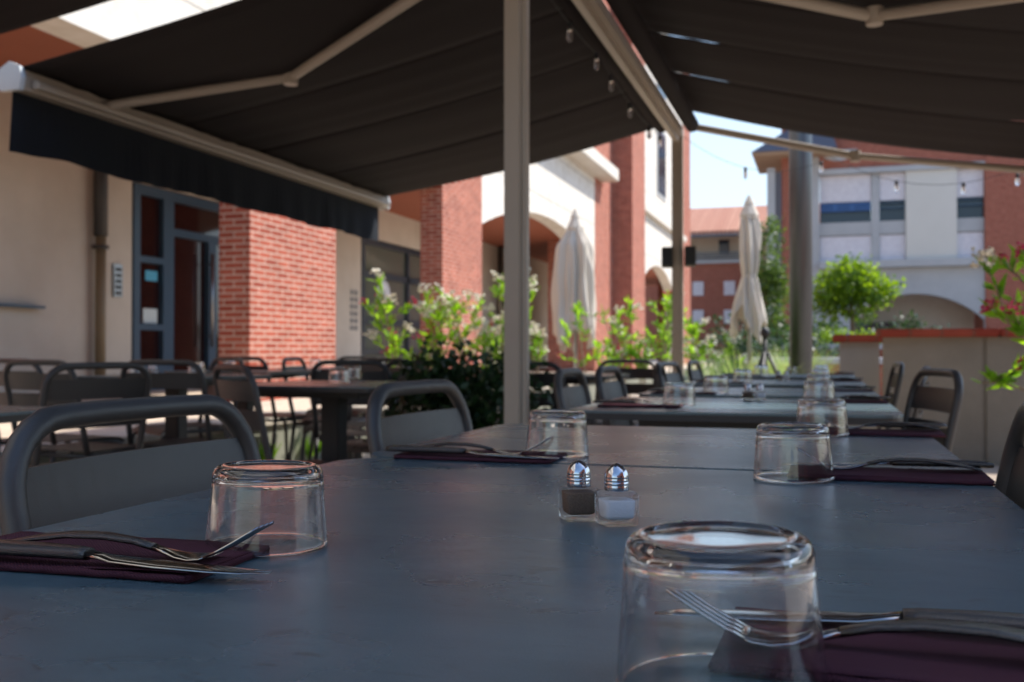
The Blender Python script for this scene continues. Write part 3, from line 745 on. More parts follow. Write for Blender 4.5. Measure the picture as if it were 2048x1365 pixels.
def parasol(loc, z0, ztie, ztop, w, label, seed, twist=1.0):
    rnd = random.Random(seed)
    o = empty("furled_parasol", loc, 0, label, "parasol", "furled cream parasols")
    bm = bmesh.new(); N = 72; rings = []; L = 34
    ph = [rnd.uniform(0, 6.28) for _ in range(6)]
    for j in range(L + 1):
        t = j / L; ring = []
        for k in range(N):
            a = 2 * math.pi * k / N
            zb = z0 + .10 * math.sin(3 * a + ph[0]) + .13 * max(0, math.sin(2 * a + ph[1])) + .05 * math.sin(7 * a + ph[3])
            z = zb + (ztop - zb) * t
            u = max(0.0, (z - z0) / (ztop - z0))
            if ztie:
                tt = (ztie - z0) / (ztop - z0); neck = .38
                if u < tt: r = w * (neck + (1 - neck) * (1 - u / tt) ** .55 * (1.0 + .15 * math.sin(u / tt * 5)))
                else:
                    q = (u - tt) / (1 - tt); r = w * (neck + .38 * math.sin(min(1, q * 1.55) * math.pi / 2) * (1 - q) + .02)
                    r *= 1 if q < .8 else 1 - (q - .8) * 1.6
            else:
                r = w * (1 - .34 * u ** 1.5) if u < .80 else w * .757 * (1 - ((u - .80) / .20) ** .8 * .72)
            f = 8; fold = 1 + .17 * math.cos(f * a + ph[2] + twist * u * 3 + .5 * math.sin(u * 9 + a)) + .13 * math.sin(5 * a + ph[4] + 2 * u) + .08 * math.sin(13 * a + ph[5] + 2 * u) + .03 * math.cos(17 * a + ph[1])
            if u > .9: fold = 1 + (fold - 1) * (1 - (u - .9) * 6)
            fold += .34 * mnoise.noise(Vector((1.6 * math.cos(a) + seed, 1.6 * math.sin(a), z * 1.2))) + .16 * mnoise.noise(Vector((4 * math.cos(a), 4 * math.sin(a) + seed, z * 2.6)))
            ring.append(bm.verts.new((r * fold * math.cos(a), r * fold * math.sin(a), z)))
        rings.append(ring)
    for j in range(L):
        for k in range(N): bm.faces.new((rings[j][k], rings[j][(k + 1) % N], rings[j + 1][(k + 1) % N], rings[j + 1][k]))
    bm.faces.new(rings[-1])
    c = build("canopy", bm, 'parasol', o, smooth=True)
    md = c.modifiers.new("thick", 'SOLIDIFY'); md.thickness = .004
    if ztie:
        bm = bmesh.new(); lathe(bm, [(w * .40, ztie - .02), (w * .43, ztie), (w * .40, ztie + .02)], 24); build("strap", bm, 'parasol', o)
    bm = bmesh.new()
    for zc, rr, hh in [(ztop - .02, .10, .11), (ztop + .07, .055, .06)]:
        lathe(bm, [(rr * .9, zc - hh), (rr, zc - hh * .6), (rr * .55, zc + hh * .3), (.012, zc + hh * .9), (0, zc + hh)], 8, smooth=False)
    build("vent_cap", bm, 'parasol', o)
    bm = bmesh.new(); tube(bm, [(0, 0, .05), (0, 0, ztop)], .022, 12); build("pole", bm, 'steel', o)
    bm = bmesh.new(); lathe(bm, [(0, 0), (.28, 0), (.28, .05), (.1, .08), (.04, .10), (.04, .25), (0, .25)], 28); build("base", bm, 'black', o, auto=40)
    return o
parasol((-2.63, 10.7, .02), .98, None, 2.32, .205, "left furled cream parasol hanging loose against the white arched front", 5)
parasol((-.76, 10.8, 0), 1.10, 1.68, 2.42, .168, "right furled cream parasol tied at its waist, against the sky", 8, 2)

tp = empty("tripod_stand", (-.49, 8.8, 0), .3, "black tripod stand among the grasses by the steel column", "tripod")
bm = bmesh.new(); tube(bm, [(0, 0, .5), (0, 0, 1.02)], .016, 10); build("centre_post", bm, 'black', tp)
bm = bmesh.new(); lathe(bm, [(0, 1.0), (.03, 1.01), (.04, 1.04), (.035, 1.08), (0, 1.10)], 14); build("ball_head", bm, 'black', tp)
for k in range(3):
    a = k * 2.094; bm = bmesh.new()
    tube(bm, [(.02 * math.cos(a), .02 * math.sin(a), .88), (.16 * math.cos(a), .16 * math.sin(a), .55), (.36 * math.cos(a), .36 * math.sin(a), .0)], .015, 8); build("leg", bm, 'black', tp)

# ================================================================ AWNINGS
def z_slope(a, zr=2.51, zb=2.07): return zr - (zr - zb) * abs(a + 1.0) / 2.3
def awning(y0, y1, label):
    o = empty("patio_awning", (-1.0, y0, 0), 0, label, "awning")
    def ap(name, bm, m, auto=None):
        q = build(name, bm, m, o, auto=auto); q.location = (1.0, -y0, 0); return q
    for y in (y0 - .16, y1 + .02) if y0 > 3 else ():
        bm = bmesh.new(); box(bm, -1.045, -.985, y - .032, y + .032, .01, 2.50, .006)
        box(bm, -.985, -.967, y - .018, y + .018, .01, 2.50, .003)
        ap("post", bm, 'alu')
        bm = bmesh.new(); box(bm, -1.13, -.87, y - .12, y + .12, 0, .012, .003); ap("foot_plate", bm, 'alu')
    bm = bmesh.new(); box(bm, -1.055, -.965, y0 - .2, y1 + .06, 2.42, 2.50, .01); box(bm, -1.03, -.99, y0 - .2, y1 + .06, 2.385, 2.42, .004)
    ap("ridge_beam", bm, 'alu')
    bm = bmesh.new(); tube(bm, [(-.90, y0, 2.50), (-.90, y1, 2.50)], .05, 14); tube(bm, [(-1.12, y0, 2.51), (-1.12, y1, 2.51)], .05, 14); ap("fabric_roller", bm, 'fabric')
    # cloth: four panels each side, each sagging a little between its seams
    seams = [y0, y0 + .30 * (y1 - y0), y0 + .50 * (y1 - y0), y0 + .72 * (y1 - y0), y1]
    for side in (-1, 1):
        vs, fs = [], []
        for p in range(4):
            ya, yb = seams[p], seams[p + 1]; nu, nv = 24, 14; k0 = len(vs)
            for i in range(nu + 1):
                u = i / nu; a = -1.0 + side * (.06 + 2.24 * u)
                gap = -.006; st = 0.0
                if side > 0:
                    if p == 2 and .02 < u < .20: st = max(0, math.sin(u * 55 + p * 2)) * .3 + .2
                    if p == 2 and u > .86: st = max(0, math.sin(u * 70 + p)) * .4 + .15
                    gap = .012 if st else -.006
                zr_ = 2.60 if side > 0 else 2.51
                for j in range(nv + 1):
                    t = j / nv; yy = ya + (yb - gap - ya) * t
                    sag = .012 * math.sin(math.pi * t) * (1.4 if side > 0 else 1) + .035 * math.sin(math.pi * u) * (1.2 if side > 0 else 1)
                    z = z_slope(a, zr_, 2.09 if side > 0 else 2.07) + .03 - sag - (st if (j < 3 and p) else 0) * .016 + .0035 * math.sin(yy * 21 + 3 * u + 2 * math.sin(yy * 5)) + .002 * math.sin(yy * 47 + 5 * u)
                    vs.append((a, yy, z))
            for i in range(nu):
                for j in range(nv):
                    k = k0 + i * (nv + 1) + j; fs.append((k, k + 1, k + nv + 2, k + nv + 1))
        cl = raw("canopy_cloth", vs, fs, 'fabric', o, smooth=True); cl.location = (1.0, -y0, 0)
        md = cl.modifiers.new("thick", 'SOLIDIFY'); md.thickness = .0015
        # front bar
        ax = -1.0 + side * 2.32; zc = 2.055
        prof = [(-.045, -.045), (.045, -.045), (.055, 0), (.045, .035), (.0, .06), (-.045, .04), (-.055, 0)]
        bm = bmesh.new(); prism(bm, [(ax + x * side, zc + z) for x, z in prof], 'y', y0, y1)
        prism(bm, [(ax - side * .075 + x * .35, zc - .02 + z * .35) for x, z in prof], 'y', y0 + .05, y1 - .05)
        fb_ = ap("front_bar", bm, 'alu', auto=35)
        for yy in (y0 - .02, y1 - .005):
            bm = bmesh.new(); prism(bm, [(ax + x * side * 1.18, zc + z * 1.18) for x, z in prof], 'y', yy, yy + .025)
            ap("end_cap", bm, 'plastic')
        # valance
        bm = bmesh.new(); n = 90; top = []; bot = []
        for i in range(n + 1):
            yy = y0 + .02 + (y1 - y0 - .04) * i / n; w = .014 * math.sin(yy * 9 + math.sin(yy * 3)) + .010 * math.sin(yy * 27 + 2 * math.sin(yy * 4))
            top.append(bm.verts.new((ax + side * .02, yy, zc - .04))); 
            sc = .0 if i < n - 3 else 0
            bot.append(bm.verts.new((ax + side * (.03) + w, yy, zc - .30 + .006 * math.sin(yy * 7) + sc)))
        for i in range(n): bm.faces.new((top[i], top[i + 1], bot[i + 1], bot[i]))
        vl = ap("valance", bm, 'valance'); md = vl.modifiers.new("thick", 'SOLIDIFY'); md.thickness = .0015
        # folding arms
        arms = [[(-.9, .43, 2.45), (.2, .94, 2.27), (1.25, .08, 2.05)], [(-.93, y1 - y0 + .0, 2.50), (.20, y1 - y0 + .0, 2.215), (1.27, y1 - y0 - .06, 2.05)]] if side > 0 else [[(-1.1, .06, 2.42), (-2.45, .82, 2.205), (-3.25, .51, 2.055)]]
        for tri in arms:
            P0, P1, P2 = [Vector((q[0], y0 + q[1], q[2])) for q in tri]
            bm = bmesh.new(); tube(bm, [P0, P1], .026, 10, flat=.75); tube(bm, [P1 + Vector((0, 0, .002)), P2], .023, 10, flat=.75)
            lathe_b = bmesh.new(); lathe(lathe_b, [(0, -.035), (.034, -.035), (.036, .035), (0, .035)], 16)
            for v in lathe_b.verts: v.co += P1
            merge(bm, lathe_b)
            ap("folding_arm", bm, 'alu', auto=45)
    return o
awning(3.42, 7.15, "dark double awning on cream aluminium posts over the far tables")
awning(1.02, 3.10, "dark double awning overhead above the nearest tables, mostly out of view")

sp = empty("loudspeaker", (-.985, 7.17, 1.545), 0, "left half of the pair of small brown boxes on the second awning post", "speaker", "speaker boxes on the second post")
bm = bmesh.new(); box(bm, -.135, -.055, -.08, .06, -.055, .085, .006); build("cabinet", bm, 'black_plastic', sp)
bm = bmesh.new(); box(bm, -.128, -.062, -.085, -.079, -.045, .075); build("grille", bm, 'black', sp)
s2 = copy_tree(sp); s2.location = (-.825, 7.19, 1.55); tag(s2, "right half of the pair of small brown boxes on the second awning post")
for q in (sp, s2): q.rotation_euler = (0, 0, R(8))
bm = bmesh.new()

# string lights
def festoon(name, pts_list, bulbs, label):
    o = empty(name, pts_list[0][0], 0, label, "string lights")
    base = Vector(pts_list[0][0])
    bm = bmesh.new()
    for (A, B, sag) in pts_list:
        A, B = Vector(A), Vector(B); n = 14
        tube(bm, [A.lerp(B, i / n) - Vector((0, 0, sag * 4 * (i / n) * (1 - i / n))) - base for i in range(n + 1)], .002, 5)
    build("cable", bm, 'cable', o)
    for b in bulbs:
        b = Vector(b) - base
        bm = bmesh.new(); lathe(bm, [(0, -.085), (.010, -.078), (.015, -.062), (.0135, -.045), (.011, -.028), (0, -.026)], 14)
        for v in bm.verts: v.co += b
        bl = build("bulb", bm, 'bulb', o, smooth=True)
        bm = bmesh.new(); lathe(bm, [(0, -.03), (.012, -.03), (.012, .0), (.005, .006), (0, .006)], 10)
        for v in bm.verts: v.co += b
        build("socket", bm, 'cable', bl)
    return o
def cat_pt(A, B, sag, t):
    return Vector(A).lerp(Vector(B), t) - Vector((0, 0, sag * 4 * t * (1 - t)))
seg = [((-1.10, 3.6, 2.40), (-1.10, 5.0, 2.40), .03), ((-1.10, 5.0, 2.40), (-1.10, 7.1, 2.41), .05)]
festoon("string_lights", seg, [cat_pt(*seg[0], .55), cat_pt(*seg[0], .95), cat_pt(*seg[1], .14), cat_pt(*seg[1], .40), cat_pt(*seg[1], .72), cat_pt(*seg[1], .93)], "string of bulbs hanging along the awning ridge beam")
seg = [((-.98, 7.25, 2.45), (.05, 7.6, 2.30), .17), ((.05, 7.6, 2.30), (1.2, 7.4, 2.10), .14), ((1.2, 7.4, 2.10), (2.2, 7.4, 2.1), .12)]
festoon("string_lights", seg, [cat_pt(*seg[0], .42), cat_pt(*seg[0], .93), cat_pt(*seg[1], .38), cat_pt(*seg[1], .75), cat_pt(*seg[2], .04), cat_pt(*seg[2], .14)], "string of bulbs sagging across the sky and the far apartment block")

# ================================================================ TABLES
def table(name, cx, cy, sx, sy, label, group, fz=0.0, used=None):
    o = empty(name, (cx, cy, fz), 0, label, "table", group)
    bm = bmesh.new(); prism(bm, rrect(-sx / 2, sx / 2, -sy / 2, sy / 2, .045), 'z', .744, .75)
    bmesh.ops.bevel(bm, geom=[e for e in bm.edges if abs(e.verts[0].co.z - e.verts[1].co.z) < 1e-6 and e.verts[0].co.z > .749], offset=.0015, segments=2, affect='EDGES')
    build("tabletop", bm, 'table', o)
    bm = bmesh.new(); prism(bm, rrect(-sx / 2 + .0015, sx / 2 - .0015, -sy / 2 + .0015, sy / 2 - .0015, .045), 'z', .7285, .7437); build("edge_band", bm, 'table_dark', o)
    ln = 2 if sy > .9 else 1
    for k in range(ln):
        yy = 0 if ln == 1 else (-.32, .32)[k]
        bm = bmesh.new(); box(bm, -.04, .04, yy - .04, yy + .04, .03, .70, .005); box(bm, -.22, .22, yy - .22, yy + .22, .70, .728, .004)
        build("pedestal", bm, 'black', o)
        bm = bmesh.new(); box(bm, -.26, .26, yy - .05, yy + .05, .004, .03, .005); box(bm, -.05, .05, yy - .26, yy + .26, 0, .028, .005); build("base", bm, 'black', o)
    return o
TX = -.2065; TW = .733
GR = "slate tables of the long row"
table("dining_table", TX, .55, TW, 1.20, "large slate-grey tabletop filling the foreground", GR)
table("dining_table", TX, 1.470, TW, .61, "second slate table of the row, butted against the foreground table", GR)
table("dining_table", TX, 2.585, TW, .70, "third slate table of the row, dark salt and pepper at its far edge", GR)
table("dining_table", TX, 3.48, TW, .68, "fourth slate table of the row, just past the bright gap", GR)
table("dining_table", TX, 4.56, TW, .70, "fifth slate table of the row", GR)
table("dining_table", TX, 5.85, TW, .70, "farthest slate table of the row, in front of the steel column", GR)
GL = "dark square tables on the left side of the terrace"
left_tabs = [(-1.97, 1.52, "dark table at the left edge carrying one upturned tumbler, behind the near chair"), (-3.06, 4.20, "dark table in front of the blue glazed entrance"),
             (-1.89, 3.62, "dark reddish-lit table on a black pedestal right of the slatted chair"), (-3.22, 6.3, "small far table in front of the first brick pillar"),
             (-3.40, 5.35, "pale-sheened far table left of the first brick pillar"), (-1.47, 5.62, "dark table beyond the hedge, seen right of the nearest post")]
for (x, y, lb_) in left_tabs: table("cafe_table", x, y, .70, .70, lb_, GL, floor_z(x))

# ================================================================ CHAIRS  (local: faces +Y)
def make_chair():
    o = empty("cafe_chair")
    W2 = .195; r = .0125; rc = .075; zt = .8205
    def back(z):  # y of the reclining back at height z
        return -.20 - .085 * max(0, (z - .44)) / .39
    pts = []
    for z in (.44, .52, .60, .68, zt - rc): pts.append((-W2, back(z), z))
    for k in range(1, 7):
        a = R(180 - k * 15); z = zt - rc + rc * math.sin(a); pts.append((-W2 + rc + rc * math.cos(a), back(z), z))
    pts2 = [(-p[0], p[1], p[2]) for p in pts[::-1]]
    pts = pts + [(-.06, back(zt) - .006, zt + .001), (.06, back(zt) - .006, zt + .001)] + pts2
    bm = bmesh.new(); tube(bm, pts, r, 14); build("back_frame", bm, 'chair', o, smooth=True)
    for z0, z1 in ((.706, .776), (.606, .676)):
        vs, fs = [], []; n = 12
        for i in range(n + 1):
            u = -1 + 2 * i / n; x = u * (W2 - .004); bow = -.022 * (1 - u * u)
            for z in (z0, z1):
                yb = back(z)
                vs += [(x, yb + bow - .0025, z), (x, yb + bow + .0025, z)]
        for i in range(n):
            k = i * 4; fs += [(k, k + 2, k + 6, k + 4), (k + 1, k + 5, k + 7, k + 3), (k, k + 4, k + 5, k + 1), (k + 2, k + 3, k + 7, k + 6)]
        fs += [(0, 1, 3, 2), (n * 4, n * 4 + 2, n * 4 + 3, n * 4 + 1)]
        raw("back_slat", vs, fs, 'chair', o)
    bm = bmesh.new()
    for k in range(8):
        x0 = -.195 + k * .049
        prof = [(-.19, .452), (.14, .452), (.175, .447), (.20, .430), (.205, .418), (.198, .418), (.192, .428), (.170, .441), (.14, .446), (-.19, .446)]
        prism(bm, prof, 'x', x0, x0 + .044)
    build("seat", bm, 'seat', o)
    for s in (-1, 1):
        x = s * W2
        bm = bmesh.new(); tube(bm, [(x, -.20, .44), (x, -.225, .25), (x * 1.02, -.27, .0)], .0115, 10); build("leg", bm, 'chair', o)
        bm = bmesh.new(); tube(bm, [(x, -.205, .43), (x, .10, .43), (x, .15, .425), (x, .19, .40), (x, .205, .36), (x * 1.01, .215, .20), (x * 1.02, .225, 0)], .0115, 10); build("leg", bm, 'chair', o)
    bm = bmesh.new(); tube(bm, [(-W2, .12, .428), (W2, .12, .428)], .009, 8); build("seat_rail", bm, 'chair', o)
    bm = bmesh.new(); tube(bm, [(-W2, -.18, .428), (W2, -.18, .428)], .009, 8); build("seat_rail", bm, 'chair', o)
    return o
chair = make_chair()
GC = "taupe metal cafe chairs"
# (x, y, facing deg: 0 faces +Y, -90 faces +X, 90 faces -X)
chairs = [
 (-.43, .915, -90, "large taupe chair in the left foreground behind the near tumbler"),
 (-.40, 1.61, -91, "second taupe chair on the left of the row, between hedge and tabletop"),
 (-.46, 2.95, -88, "nearer of the two overlapping chairs left of the third table"),
 (-.45, 3.46, -90, "farther of the two overlapping chairs left of the third table"),
 (-.42, 4.45, -84, "dark chair on the left side of the fifth table, behind the tumblers"),
 (-.48, 4.95, -100, "angled dark chair left of the fifth table, beside the pale grass"),
 (-.45, 5.85, -92, "small far chair left of the last table"),
 (-.075, 1.10, 86, "dark chair cut off by the right edge of the picture"),
 (.05, 3.17, 103, "brown chair turned at the right of the third table, before the cream wall"),
 (.05, 3.75, 84, "brown chair seen edge-on at the right of the fourth table"),
 (.06, 5.20, 92, "far right-hand chair in front of the wall end"),
 (-3.52, 3.95, -10, "chair cut off by the left edge of the picture below the cream wall"),
 (-3.08, 3.62, -6, "second dark chair from the left edge, below the brown downpipe"),
 (-2.66, 2.95, 72, "large dark chair third from the left edge, just above the foreground chair"),
 (-3.45, 4.78, 150, "far chair in front of the blue entrance frame"),
 (-2.80, 3.98, 5, "dark chair under the blue glazed entrance, half hiding a table"),
 (-1.84, 3.30, -38, "two-slatted dark chair in front of the first brick pillar"),
 (-3.42, 5.80, -20, "small chair right below the left edge of the brick pillar"),
 (-3.35, 6.55, 180, "small far chair centred on the brick pillar"),
 (-2.95, 6.35, 120, "rounded far chair below the right edge of the brick pillar"),
 (-1.98, 4.30, 172, "dark chair beyond the reddish table, left of the hedge"),
 (-2.62, 5.25, 168, "small dark chair between the brick pillar and the oleanders"),
 (-2.30, 4.75, 10, "dark chair behind the reddish table, its back to the camera"),
 (-2.92, 5.62, -80, "dark chair at the right side of the pale-sheened far table"),
 (-2.72, 6.75, 118, "most distant small chair, beside the rounded one at the pillar edge"),
 (-1.95, 5.72, -92, "dark chair left of the table beyond the hedge, mostly hidden"),
 (-1.45, 5.10, 0, "dark chair just right of the nearest awning post"),
 (-1.28, 6.2, 172, "dark chair behind the table beyond the hedge"),
]
for i, (x, y, a, lb_) in enumerate(chairs):
    place(chair, i > 0, (x, y, floor_z(x)), (0, 0, R(a)), lb_, "chair", GC)

# ================================================================ TABLE SETTINGS
def make_tumbler(lo=False):
    bm = bmesh.new(); seg = 72
    prof = [(.0398, .0), (.0404, -.0000), (.0411, .0006), (.0413, .0016), (.0409, .0045), (.0404, .010), (.0378, .040), (.0373, .0480), (.0369, .0515), (.0358, .0545), (.0338, .0563), (.0315, .0570), (.0295, .0569), (.0280, .0561), (.0255, .0555), (.012, .0552), (0, .0552),
            ]
    inner = [(0, .0508), (.012, .0510), (.027, .0510), (.0330, .0501), (.0352, .0475), (.0358, .043), (.0366, .030), (.0384, .010), (.0389, .004), (.0392, .0008)]
    lathe(bm, prof + inner + [prof[0]], seg)
    bmesh.ops.remove_doubles(bm, verts=bm.verts, dist=1e-6)
    return build("tumbler", bm, 'glass', smooth=True)
tum = make_tumbler()

def make_napkin():
    o = bpy.data.objects.new("napkin", None)
    bm = bmesh.new()
    rnd = random.Random(4)
    # folded stack: u from -.10..0.10, v -.0475..0.0475, rounded fold along the -v side and +u end
    for k in range(4):
        z0 = .0002 + k * .00115; inset = k * .0006
        n, m_ = 26, 12; th = .0006
        g = {}
        for layer in (0, 1):
            for i in range(n + 1):
                for j in range(m_ + 1):
                    u = -.1 + .2 * i / n; v = -.047 + .094 * j / m_
                    e = .0013 * math.sin(u * 38 + k * 1.7) * (1 if j in (0, m_) else .2)
                    zz = z0 + layer * th + .0006 * (1 + math.sin(u * 30 + k * 2 + v * 20)) * (k / 3) + (.0012 * max(0, math.sin(u * 25 + k * 2)) * (j == 0) * (k > 0))
                    uu = u * (1 - inset * 3) + rnd.uniform(-.0003, .0003); vv = v * (1 - inset * 4) + e * .6
                    g[(layer, i, j)] = bm.verts.new((uu, vv, zz))
        for i in range(n):
            for j in range(m_):
                bm.faces.new((g[0, i, j], g[0, i, j + 1], g[0, i + 1, j + 1], g[0, i + 1, j]))
                bm.faces.new((g[1, i, j], g[1, i + 1, j], g[1, i + 1, j + 1], g[1, i, j + 1]))
        for i in range(n):
            bm.faces.new((g[0, i, 0], g[0, i + 1, 0], g[1, i + 1, 0], g[1, i, 0])); bm.faces.new((g[0, i, m_], g[1, i, m_], g[1, i + 1, m_], g[0, i + 1, m_]))
        for j in range(m_):
            bm.faces.new((g[0, 0, j], g[1, 0, j], g[1, 0, j + 1], g[0, 0, j + 1])); bm.faces.new((g[0, n, j], g[0, n, j + 1], g[1, n, j + 1], g[1, n, j]))
    # rolled folds at the two long edges
    for v in (-.0465, .0465): tube(bm, [(-.098 + .196 * i / 20, v + .0004 * math.sin(i * 1.3), .0024 + .0003 * math.sin(i * 2.1)) for i in range(21)], .0022, 8)
    tube(bm, [(.0985, -.046 + .092 * i / 10, .0024) for i in range(11)], .0022, 8)
    return build("napkin", bm, 'napkin', smooth=True)
nap = make_napkin()
NT = .0056  # napkin thickness

def make_fork():
    o = empty("fork")
    # handle arches up from its end, dips at the neck
    bm = bmesh.new()
    H = [(-.100, .0030, .0102, .0012), (-.092, .0048, .0108, .0015), (-.070, .0088, .0098, .0018), (-.045, .0118, .0080, .0020), (-.020, .0118, .0060, .0022), (0.0, .0095, .0042, .0023), (.014, .0062, .0036, .0022)]
    loft(bm, [(x, 0, z, hw, ht, 0) for x, z, hw, ht in H], 12)
    build("handle", bm, 'hammer', o)
    bm = bmesh.new()
    B = [(.013, .0063, .0036, .0021), (.022, .0038, .0050, .0017), (.032, .0018, .0090, .0013), (.042, .0012, .0118, .0011), (.050, .0022, .0124, .0010), (.055, .0040, .0125, .0010)]
    loft(bm, [(x, 0, z, hw, ht, .2) for x, z, hw, ht in B], 12)
    for k in range(4):
        y = -.0103 + k * .00687
        T = [(.0535, .0035, .0023), (.062, .0075, .0021), (.072, .0130, .0018), (.082, .0190, .0014), (.089, .0228, .0007)]
        loft(bm, [(x, y * (1 - (x - .055) * 1.2), z, hw * .92, .0009, .5) for x, z, hw in T], 8)
    build("tines", bm, 'chrome', o)
    return o
def make_knife():
    o = empty("knife")
    bm = bmesh.new()
    H = [(-.112, .0042, .0080, .0030), (-.105, .0048, .0098, .0040), (-.080, .0054, .0094, .0042), (-.045, .0058, .0078, .0042), (-.018, .0058, .0062, .0040), (-.010, .0056, .0058, .0036)]
    loft(bm, [(x, 0, z, hw, ht, 0) for x, z, hw, ht in H], 12)
    build("handle", bm, 'hammer', o)
    bm = bmesh.new()
    B = [(-.011, .0054, .0052, .0026, 0), (.0, .0046, .0060, .0014, .0), (.010, .0038, .0090, .0009, -.0006), (.04, .0030, .0098, .0008, -.0008), (.075, .0026, .0092, .0007, -.0006), (.095, .0022, .0070, .0006, .0010), (.108, .0018, .0022, .0005, .0052)]
    loft(bm, [(x, y, z, hw, ht, 0) for x, z, hw, ht, y in B], 10)
    build("blade", bm, 'chrome', o)
    return o
fork, knife = make_fork(), make_knife()

def make_shaker(content, fill, clabel):
    o = empty("shaker")
    # tapered rounded-square glass body, solid glass with the filling set inside
    bm = bmesh.new(); 
    def ring(h, z, r=.0055, n=5):
        return [bm.verts.new((x, y, z)) for x, y in rrect(-h, h, -h, h, r, n)]
    rs = [ring(.0125, 0, .004), ring(.0137, .0006, .005), ring(.0143, .003, .005), ring(.0150, .024, .0055), ring(.0147, .0262, .0055), ring(.0132, .0276, .0055), ring(.0100, .0284, .0055)]
    for a, b in zip(rs, rs[1:]):
        n = len(a)
        for k in range(n): bm.faces.new((a[k], a[(k + 1) % n], b[(k + 1) % n], b[k]))
    bm.faces.new(rs[0][::-1]); bm.faces.new(rs[-1])
    build("glass_body", bm, 'glass2', o, auto=50)
    bm = bmesh.new(); 
    rs = [ring(.0088, .0052, .0035), ring(.0108, .0062, .004), ring(.0114, .0085, .004), ring(.0122, .0050 + fill * .0185, .0045), ring(.0118, .0054 + fill * .0188, .0042)]
    for a, b in zip(rs, rs[1:]):
        n = len(a)
        for k in range(n): bm.faces.new((a[k], a[(k + 1) % n], b[(k + 1) % n], b[k]))
    bm.faces.new(rs[0][::-1]); bm.faces.new(rs[-1])
    ct = build("filling", bm, content, o, auto=50)
    bm = bmesh.new()
    lathe(bm, [(.0092, .0283), (.0095, .0286), (.0094, .0325), (.0092, .0330), (.0096, .0340), (.0097, .0346), (.0093, .0355), (.0091, .0360), (.0096, .0368), (.0097, .0374), (.0092, .0383), (.0095, .0392), (.0095, .0402), (.0088, .0430), (.0074, .0460), (.0052, .0485), (.0026, .0503), (.0012, .0510), (0, .0512)], 40)
    cp = build("cap", bm, 'cap', o, smooth=True)
    bm = bmesh.new()
    for k in range(5):
        a = k * 1.257 + .5; t = bmesh.new(); bmesh.ops.create_icosphere(t, subdivisions=1, radius=.0007)
        for v in t.verts: v.co += Vector((.0050 * math.cos(a), .0050 * math.sin(a), .0487))
        merge(bm, t)
    build("holes", bm, 'black', cp)
    return o
salt = make_shaker('salt', .82, ''); pepper = make_shaker('pepper', .98, '')
for sh in (salt, pepper): sh.scale = (1, 1, .93)
salt.name = "salt_shaker"; pepper.name = "pepper_shaker"

zt = .7503
def spot(x, y, z): return (x, y, z)
first = [True, True]
def setting(cx, cy, side, where, gy, gx, yaw=0.0, ztab=zt, du=0, full=True, gtilt=0.0, dv=0, gs=1.0):
    """cx,cy napkin centre; side=+1: guest on the left (handles to -x), -1: guest on the right"""
    rz = 0 if side > 0 else math.pi
    rz += R(yaw)
    ca, sa = math.cos(rz), math.sin(rz)
    def T(u, v): return (cx + u * ca - v * sa, cy + u * sa + v * ca)
    u1 = used_flags
    place(nap, u1['n'], (cx, cy, ztab), (0, 0, rz), "folded plum paper napkin " + where, "napkin", "plum napkins"); u1['n'] = True
    if full:
        p = T(du + .005, -.012 + dv); place(fork, u1['f'], (p[0], p[1], ztab + NT + .0002), (0, 0, rz + R(3)), "steel fork on the napkin " + where, "fork", "steel forks"); u1['f'] = True
        p = T(du + .002, -.038 + dv * .5); place(knife, u1['k'], (p[0], p[1], ztab + NT + .0002), (0, R(1.0), rz + R(1)), "steel knife on the napkin " + where, "knife", "steel knives"); u1['k'] = True
    g = place(tum, u1['t'], (gx, gy, ztab + .0002), (0, 0, 0), "upturned tumbler by the napkin " + where, "tumbler", "upturned tumblers"); u1['t'] = True
    # where the rim laps the napkin the glass is lifted and leans a little
    if gtilt is not None:
        d = Vector((cx - gx, cy - gy)).normalized(); overlap = True
        ang = math.atan2(NT, .078)
        ax = Vector((-d.y, d.x, 0)) * -1
        g.rotation_euler = Matrix.Rotation(ang * gtilt, 3, Vector((d.y, -d.x, 0)) * -1).to_euler()
        g.location.z = ztab + .0002 + .0413 * math.sin(ang * abs(gtilt)); g.scale = (1, 1, gs)
    return g
used_flags = dict(n=False, f=False, k=False, t=False)
setting(-.452, .536, 1, "at the near left place", .603, -.366, yaw=2, du=.034, gs=.97, gtilt=-.25)
setting(.055, .465, -1, "in the bottom right corner", .403, -.040, yaw=-2, du=.030, dv=.022, gs=1.06, gtilt=-.25)
setting(.062, 1.138, -1, "right of the seam between the first two tables", 1.086, -.032, yaw=0, gtilt=-.25)
setting(-.415, 1.190, 1, "lying across the seam, left side", 1.243, -.330, yaw=0, gtilt=-.25)
setting(.080, 1.728, -1, "at the far right edge of the second table", 1.675, -.005, gtilt=-.25)
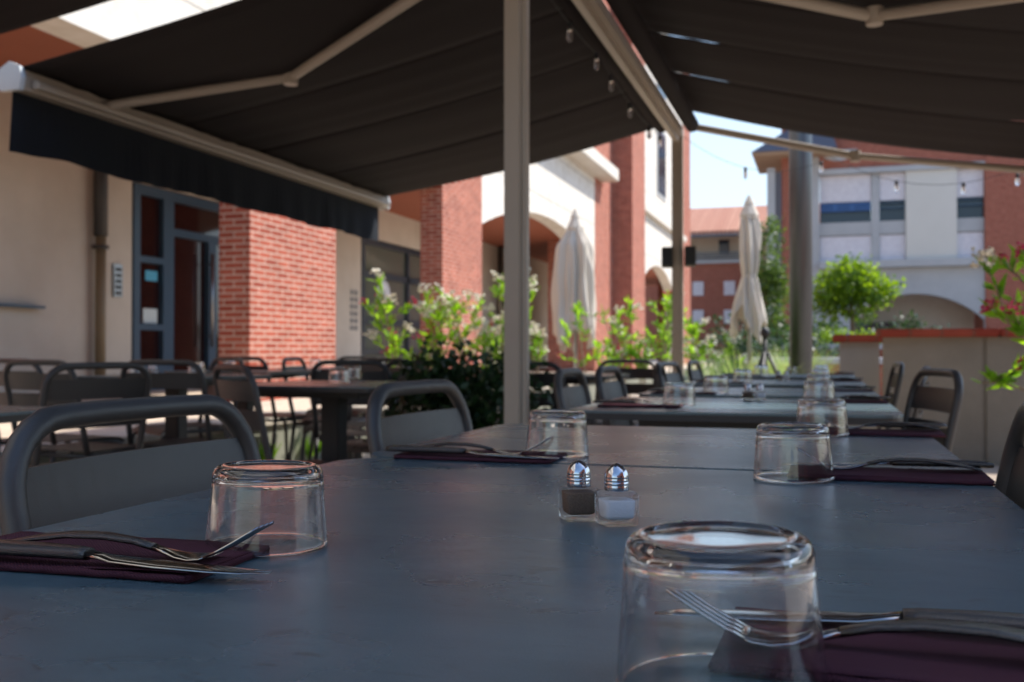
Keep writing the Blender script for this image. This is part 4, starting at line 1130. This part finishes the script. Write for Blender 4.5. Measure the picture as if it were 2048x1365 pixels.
setting(-.43, 2.42, 1, "at the left of the third table", 2.475, -.345, gtilt=-.25)
setting(.055, 2.78, -1, "at the right of the third table", 2.725, -.015, gtilt=-.25)
setting(-.43, 3.20, 1, "at the left of the fourth table", 3.255, -.335, gtilt=-.25)
setting(.055, 3.57, -1, "at the right of the fourth table", 3.515, -.02, gtilt=-.25)
setting(-.43, 4.36, 1, "at the left of the fifth table", 4.415, -.34, gtilt=-.25)
setting(.055, 4.72, -1, "at the right of the fifth table", 4.665, -.02, gtilt=-.25)
setting(-.43, 5.66, 1, "at the left of the last table", 5.715, -.34, gtilt=-.25)
setting(.055, 6.02, -1, "at the right of the last table", 5.965, -.02, gtilt=-.25)
# left terrace tumblers (upturned or empty) on their tables
for (x, y, lb_) in [(-1.83, 1.36, "blurred tumbler on the table at the left edge"), (-3.16, 4.02, "left tumbler on the table before the blue entrance"), (-3.00, 4.28, "right tumbler on the table before the blue entrance"),
                    (-1.78, 3.45, "tumbler on the reddish table right of the slatted chair"), (-3.30, 6.05, "tumbler on the small far table by the brick pillar"), (-3.35, 5.10, "tumbler on the pale-sheened far table"), (-1.95, 3.9, "tumbler at the back of the reddish table")]:
    place(tum, True, (x, y, zt + floor_z(round(x, 2)) + .01), (0, 0, 0), lb_, "tumbler", "upturned tumblers")
for (x, y, a, i) in [(-.172, .768, 28, 0), (-.19, 2.84, 20, 1), (-.19, 4.80, 15, 2), (-.19, 6.08, 10, 3), (-3.2, 4.2, 0, 4)]:
    w = ["in the foreground", "at the far edge of the third table", "on the fifth table", "on the last table", "on the table before the blue entrance"][i]
    fz = 0 if i < 4 else floor_z(-3.1)
    if i < 4: pass
    p = place(pepper, i > 0, (x - .016, y + .008, zt + fz + (.0 if i < 4 else .0005)), (0, 0, R(a)), "square glass pepper shaker with steel cap " + w, "pepper shaker", "pepper shakers")
    q = place(salt, i > 0, (x + .0175, y - .006, zt + fz + (.0 if i < 4 else .0005)), (0, 0, R(a + 2)), "square glass salt shaker with steel cap " + w, "salt shaker", "salt shakers")
